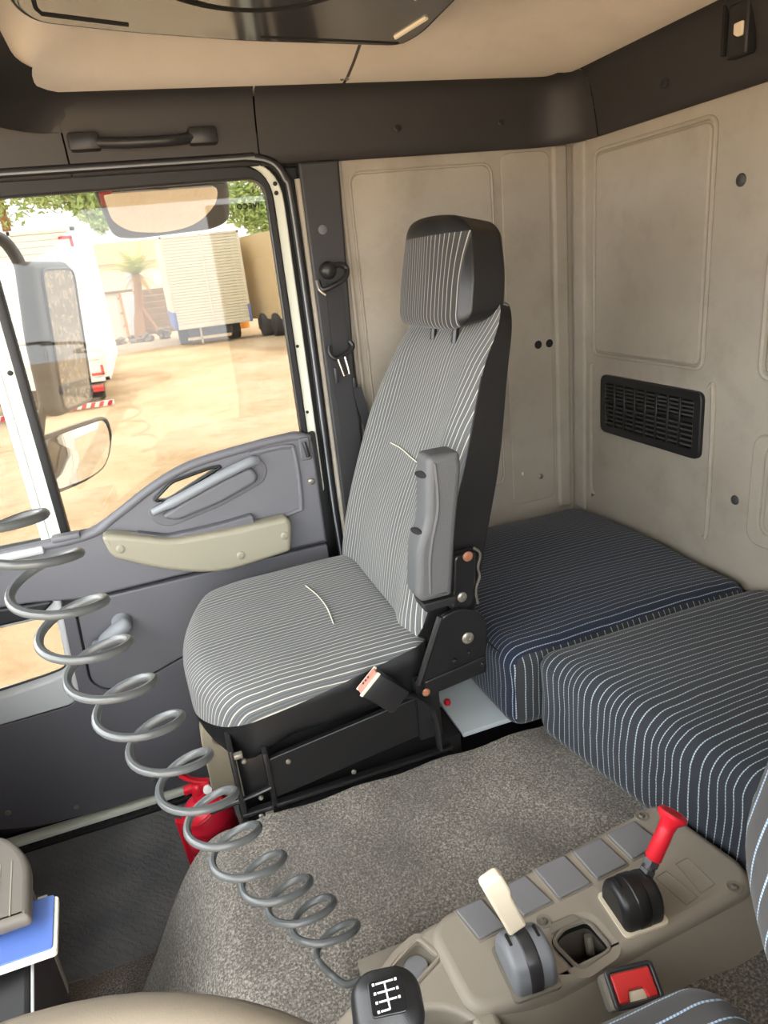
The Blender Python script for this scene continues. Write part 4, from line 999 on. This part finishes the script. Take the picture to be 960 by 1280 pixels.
# ================================================================== YARD OUTSIDE
GZ = -1.25
struct(link('ground', grid(60, 60, lambda u, v: (-60 + 120 * u, -30 + 140 * v, GZ + (.05 * math.sin(3.1 * u * 40) * math.sin(2.7 * v * 47)))), 'dirt'))
def corrugated(x0, x1, y, z0, z1, n, dep=.02):
    V = []; F = []
    for i in range(n):
        a = z0 + (z1 - z0) * i / n; b = z0 + (z1 - z0) * (i + 1) / n; s = (b - a)
        for z, d in ((a, 0), (a + s * .08, dep), (a + s * .92, dep), (b, 0)): V += [(x0, y - d, z), (x1, y - d, z)]
    for k in range(len(V) // 2 - 1): F.append((2 * k, 2 * k + 1, 2 * k + 3, 2 * k + 2))
    return pyd(V, F)
def wheel(name, c, r, wdt, root):
    t = link(name, lathe([(r * .55, -wdt / 2), (r * .93, -wdt / 2), (r, -wdt * .4), (r, wdt * .4), (r * .93, wdt / 2), (r * .55, wdt / 2)], 28, aim(c, (1, 0, 0))), 'tyre', root)
    link('rim', lathe([(r * .56, -wdt * .4), (r * .5, -wdt * .1), (r * .2, -wdt * .05), (.001, 0)], 20, aim(c, (1, 0, 0))), 'pale_grey', t)
# white box truck at left, rear towards the camera
bt = thing('box_truck', 'white box truck with red corner marks parked nearest at left', 'truck', (-2.3, 20, GZ))
tx0, tx1, ty, tz0, tz1 = -3.75, -.98, 18.0, -.62, 2.84
link('box_body', box(tx0, tx1, ty, ty + 8, tz0, tz1), 'truck_white', bt)
link('rear_panel', corrugated(tx0 + .12, tx1 - .12, ty - .005, tz0 + .1, tz1 - .1, 24), 'truck_white', bt)
for x0, x1, z0, z1 in ((tx0, tx0 + .12, tz0, tz1), (tx1 - .12, tx1, tz0, tz1), (tx0, tx1, tz1 - .1, tz1), (tx0, tx1, tz0, tz0 + .1), (-2.40, -2.32, tz0, tz1)):
    link('frame_rail', box(x0, x1, ty - .05, ty + .02, z0, z1, .01), 'truck_white', bt)
for x, z, s in ((tx1 - .34, tz1 - .22, 1), (tx1 - .34, tz0 + .18, -1)):
    link('corner_mark', join(box(x - .05, x + .24, ty - .06, ty - .04, z - .03, z + .03), box(x + .18, x + .24, ty - .06, ty - .04, z - (.20 if s > 0 else 0), z + (.0 if s > 0 else .20))), 'red', bt)
link('chassis', box(tx0 + .7, tx1 - .7, ty + .1, ty + 7, tz0 - .3, tz0), 'chassis', bt)
link('bumper_bar', box(tx0 + .1, tx1 - .05, ty, ty + .08, -1.22, -1.10, .01), 'white_mark', bt)
for i in range(13):
    x = tx0 + .15 + i * .2
    link('bumper_stripe', pyd([(x, ty - .003, -1.22), (x + .1, ty - .003, -1.22), (x + .16, ty - .003, -1.10), (x + .06, ty - .003, -1.10)], [(0, 1, 2, 3)]), 'red', bt)
for x in (tx1 - .45, tx0 + .2):
    link('tail_light', box(x, x + .25, ty - .03, ty + .05, -.86, -.70, .01), 'red_button', bt)
for x in (tx0 + .35, tx1 - .55): wheel('wheel', (x, ty + 1.6, GZ + .48), .48, .5, bt)
link('number_plate', box(-2.6, -2.2, ty - .01, ty + .01, -1.0, -.88), 'white_mark', bt)
# semitrailer, centre
st = thing('box_trailer', 'cream slatted box trailer with blue lower corners in the middle distance', 'trailer', (3, 35, GZ))
sx0, sx1, sy, sz0, sz1 = 1.38, 4.70, 32.0, -.52, 3.28
link('box_body', box(sx0, sx1, sy, sy + 6, sz0, sz1), 'trailer_cream', st)
link('rear_panel', corrugated(sx0 + .1, sx1 - .1, sy - .005, sz0 + .1, sz1 - .1, 30, .025), 'trailer_cream', st)
for x0, x1, z0, z1 in ((sx0, sx0 + .1, sz0, sz1), (sx1 - .1, sx1, sz0, sz1), (sx0, sx1, sz1 - .1, sz1), (sx0, sx1, sz0, sz0 + .12), (3.02, 3.08, sz0, sz1)):
    link('frame_rail', box(x0, x1, sy - .06, sy + .02, z0, z1, .01), 'trailer_cream', st)
for x in (sx0 - .02, sx1 - .10): link('corner_guard', box(x, x + .12, sy - .08, sy + .4, sz0, sz0 + .75, .02), 'blue_paint', st)
link('side_skirt', box(sx0 - .03, sx0 + .01, sy, sy + 5.5, sz0, sz0 + .7), 'blue_paint', st)
link('chassis', box(sx0 + .5, sx1 - .9, sy + .1, sy + 5.8, sz0 - .45, sz0), 'chassis', st)
link('under_bar', join(box(sx0 + .4, sx1 - 1.0, sy, sy + .08, -1.02, -.90), box(2.35, 2.43, sy, sy + .08, -1.2, sz0)), 'box_beige', st)
for x in (1.75, 3.95): wheel('wheel', (x, sy + 1.2, GZ + .5), .5, .55, st)
# beige trailer at right
rt = thing('beige_trailer', 'plain beige box trailer at right edge of the door window', 'trailer', (6, 33, GZ))
link('box_body', pyd([(4.86, 33.5, -.5), (7.6, 24, -.5), (10.2, 24.8, -.5), (7.5, 34.2, -.5), (4.86, 33.5, 3.05), (7.6, 24, 3.05), (10.2, 24.8, 3.05), (7.5, 34.2, 3.05)], [(0, 1, 5, 4), (1, 2, 6, 5), (2, 3, 7, 6), (3, 0, 4, 7), (4, 5, 6, 7), (3, 2, 1, 0)]), 'box_beige', rt)
link('chassis', pyd([(5.1, 33, -1.0), (7.5, 24.6, -1.0), (9.5, 25, -1.0), (7.3, 33.6, -1.0), (5.1, 33, -.5), (7.5, 24.6, -.5), (9.5, 25, -.5), (7.3, 33.6, -.5)], [(0, 1, 5, 4), (1, 2, 6, 5), (2, 3, 7, 6), (3, 0, 4, 7), (4, 5, 6, 7), (3, 2, 1, 0)]), 'chassis', rt)
for k in range(3): wheel('wheel', (5.35 + k * .35, 32.2 - k * 1.25, GZ + .5), .5, .5, rt)
tag(link('orange_drum', lathe([(.26, 0), (.28, .02), (.28, .3), (.29, .32), (.28, .34), (.28, .8), (.26, .82), (.001, .82)], 20, Matrix.Translation((5.25, 39, GZ))), 'orange'), 'small orange drum between the two distant trailers', 'drum')
# gate, wall, house, palm, trees, rubble at the back of the yard
gt = thing('yard_gate', 'white yard gate with pale blue leaf beside the brown wall', 'gate', (-1.2, 43, GZ))
link('gate_leaf', box(-2.6, -.95, 43, 43.08, GZ, 1.25, .01), 'gate_white', gt)
link('gate_leaf', box(-.72, -.12, 42.9, 43.0, GZ + .1, 1.15, .01), 'gate_blue', gt)
link('gate_post', box(-.92, -.76, 42.92, 43.1, GZ, 1.25, .01), 'house_roof', gt)
link('gate_lintel', box(-2.7, -.1, 42.85, 43.1, 1.22, 1.36, .01), 'wall_brown', gt)
for z in (.9, .1, -.6): link('hinge', box(-1.0, -.9, 42.86, 42.93, z, z + .06), 'chassis', gt)
yw = thing('yard_wall', 'low brown block wall behind the palm tree', 'wall', (1, 44, GZ))
for r_ in range(7):
    link('block_course', box(-.1, 2.6, 44 + .01 * (r_ % 2), 44.2, GZ + .36 * r_, GZ + .36 * r_ + .345, .01), 'wall_brown', yw)
hs = thing('far_house', 'pale cream house with ochre roof beyond the yard gate', 'house', (0, 62, GZ))
link('house_wall', box(-6, 4.5, 60, 66, GZ, 3.4), 'house', hs)
link('house_roof', pyd([(-6.4, 59.5, 3.3), (5, 59.5, 3.3), (5, 66.5, 3.3), (-6.4, 66.5, 3.3), (-4, 63, 5.0), (3, 63, 5.0)], [(0, 1, 5, 4), (1, 2, 5), (2, 3, 4, 5), (3, 0, 4), (3, 2, 1, 0)]), 'house_roof', hs)
for x in (-3.2, -.4, 1.6): link('house_window', box(x, x + .9, 59.9, 60.05, 1.4, 2.5, .02), 'gate_blue', hs)
def leaf_cloud(cs_, n, size, seed):
    rnd = random.Random(seed); V = []; F = []
    for _ in range(n):
        c, rr = rnd.choice(cs_)
        d = Vector((rnd.gauss(0, 1), rnd.gauss(0, 1), rnd.gauss(0, 1))).normalized() * rnd.random() ** .4
        p = Vector(c) + Vector((d.x * rr[0], d.y * rr[1], d.z * rr[2]))
        a = Vector((rnd.gauss(0, 1), rnd.gauss(0, 1), rnd.gauss(0, .6))).normalized(); b = a.cross(Vector((rnd.random(), rnd.random(), rnd.random() + .1))).normalized()
        s = size * rnd.uniform(.6, 1.3); i = len(V)
        V += [p - a * s, p + b * s * .4, p + a * s, p - b * s * .4]; F.append((i, i + 1, i + 2, i + 3))
    return pyd(V, F)
def tree(name, label, base, blobs, n, size, seed):
    t = thing(name, label, 'tree', base, 'leafy trees beyond the yard')
    top = blobs[0][0]
    link('trunk', tube([base, (base[0] + .1, base[1], (base[2] + top[2]) / 2), top], [.3, .22, .1], 10), 'trunk', t)
    f = link('foliage', leaf_cloud(blobs, n, size, seed), 'leaf', t, smooth=False); f['kind'] = 'stuff'
tree('leafy_tree', 'green leafy tree behind the white box truck', (-4.2, 31, GZ), [((-3.9, 30, 5.4), (2.4, 1.6, 1.5)), ((-1.9, 29, 5.1), (1.3, 1.2, .9)), ((-1.0, 29, 4.5), (.6, .8, .7)), ((-.7, 29, 3.9), (.35, .5, .5)), ((-6.5, 31, 4.8), (2.2, 1.5, 1.8))], 5200, .15, 3)
tree('leafy_tree', 'green leafy tree above the beige trailer', (9.4, 50, GZ), [((8.2, 48, 7.6), (2.2, 1.6, 1.8)), ((7.6, 48, 5.6), (1.5, 1.2, 1.3)), ((9.2, 48, 4.6), (1.8, 1.2, 1.2)), ((10.6, 49, 7.0), (2.2, 1.6, 2.2))], 5200, .20, 5)
pt = thing('palm_tree', 'yellow-green palm tree standing before the brown wall', 'palm tree', (.1, 41, GZ))
link('trunk', tube(smooth_path([(-.25, 40.6, GZ), (.0, 41, .1), (.2, 41, 1.3), (.25, 41, 2.1)], 5), [.30] * 5 + [.24] * 5 + [.20] * 6, 10), 'trunk', pt)
link('root_flare', tube(smooth_path([(.9, 40.5, GZ), (.5, 40.8, -.4), (.15, 41, .4)], 5), .12, 8), 'trunk', pt)
def frond(az, el, L, wdt, droop, n=9):
    V = []; F = []; d = Vector((math.cos(az), math.sin(az), 0)); s = Vector((-d.y, d.x, 0))
    P = []
    for i in range(n + 1):
        t = i / n; P.append(Vector((.25, 41, 2.1)) + d * (L * t * math.cos(el)) + Vector((0, 0, L * t * math.sin(el) - droop * t * t)))
    for i in range(1, n + 1):
        ww = wdt * math.sin(math.pi * (.12 + .85 * i / n)) + .06
        for sg in (-1, 1):
            for k in (0, .5):
                p = P[i - 1].lerp(P[i], k); tip = p + s * sg * ww + (P[i] - P[i - 1]) * .9 + Vector((0, 0, -.25 * ww)); b = p + (P[i] - P[i - 1]) * .35
                j = len(V); V += [p, tip, b]; F.append((j, j + 1, j + 2))
    return pyd(V, F)
rnd = random.Random(11)
for i in range(17):
    link('frond', frond(i * 2.399, rnd.uniform(.5, 1.25), rnd.uniform(1.6, 2.3), .45, rnd.uniform(.4, 1.1)), 'leaf_palm', pt, smooth=False)
for i in range(9):
    link('dry_frond', frond(i * 2.399 + 1, rnd.uniform(-.4, .1), rnd.uniform(.7, 1.1), .3, rnd.uniform(.5, 1.0)), 'leaf_dry', pt, smooth=False)
def rock(c, s, seed):
    r2 = random.Random(seed); bm = bmesh.new(); bmesh.ops.create_icosphere(bm, subdivisions=1, radius=1)
    for v in bm.verts: v.co = Vector(c) + Vector((v.co.x * s[0], v.co.y * s[1], v.co.z * s[2])) * r2.uniform(.7, 1.2)
    return bm_mesh(bm)
for i, (x, y, a, b, lab) in enumerate(((-1.75, 38.5, .75, .28, 'long grey rubble heap in front of the white gate'), (-.1, 38.0, .6, .35, 'stony rubble heap at the foot of the palm tree'), (.98, 38.6, .25, .5, 'tall rubble heap beside the cream trailer'))):
    t = thing('rubble_heap', lab, 'rubble', (x, y, GZ), 'rubble heaps in the yard')
    r3 = random.Random(40 + i)
    ms = [rock((x + r3.uniform(-a, a), y + r3.uniform(-.4, .4), GZ + r3.uniform(0, b)), (r3.uniform(.10, .25), r3.uniform(.1, .2), r3.uniform(.06, .15)), 100 * i + k) for k in range(34)]
    o = link('stones', join(*ms), 'rubble', t, smooth=False); o['kind'] = 'stuff'
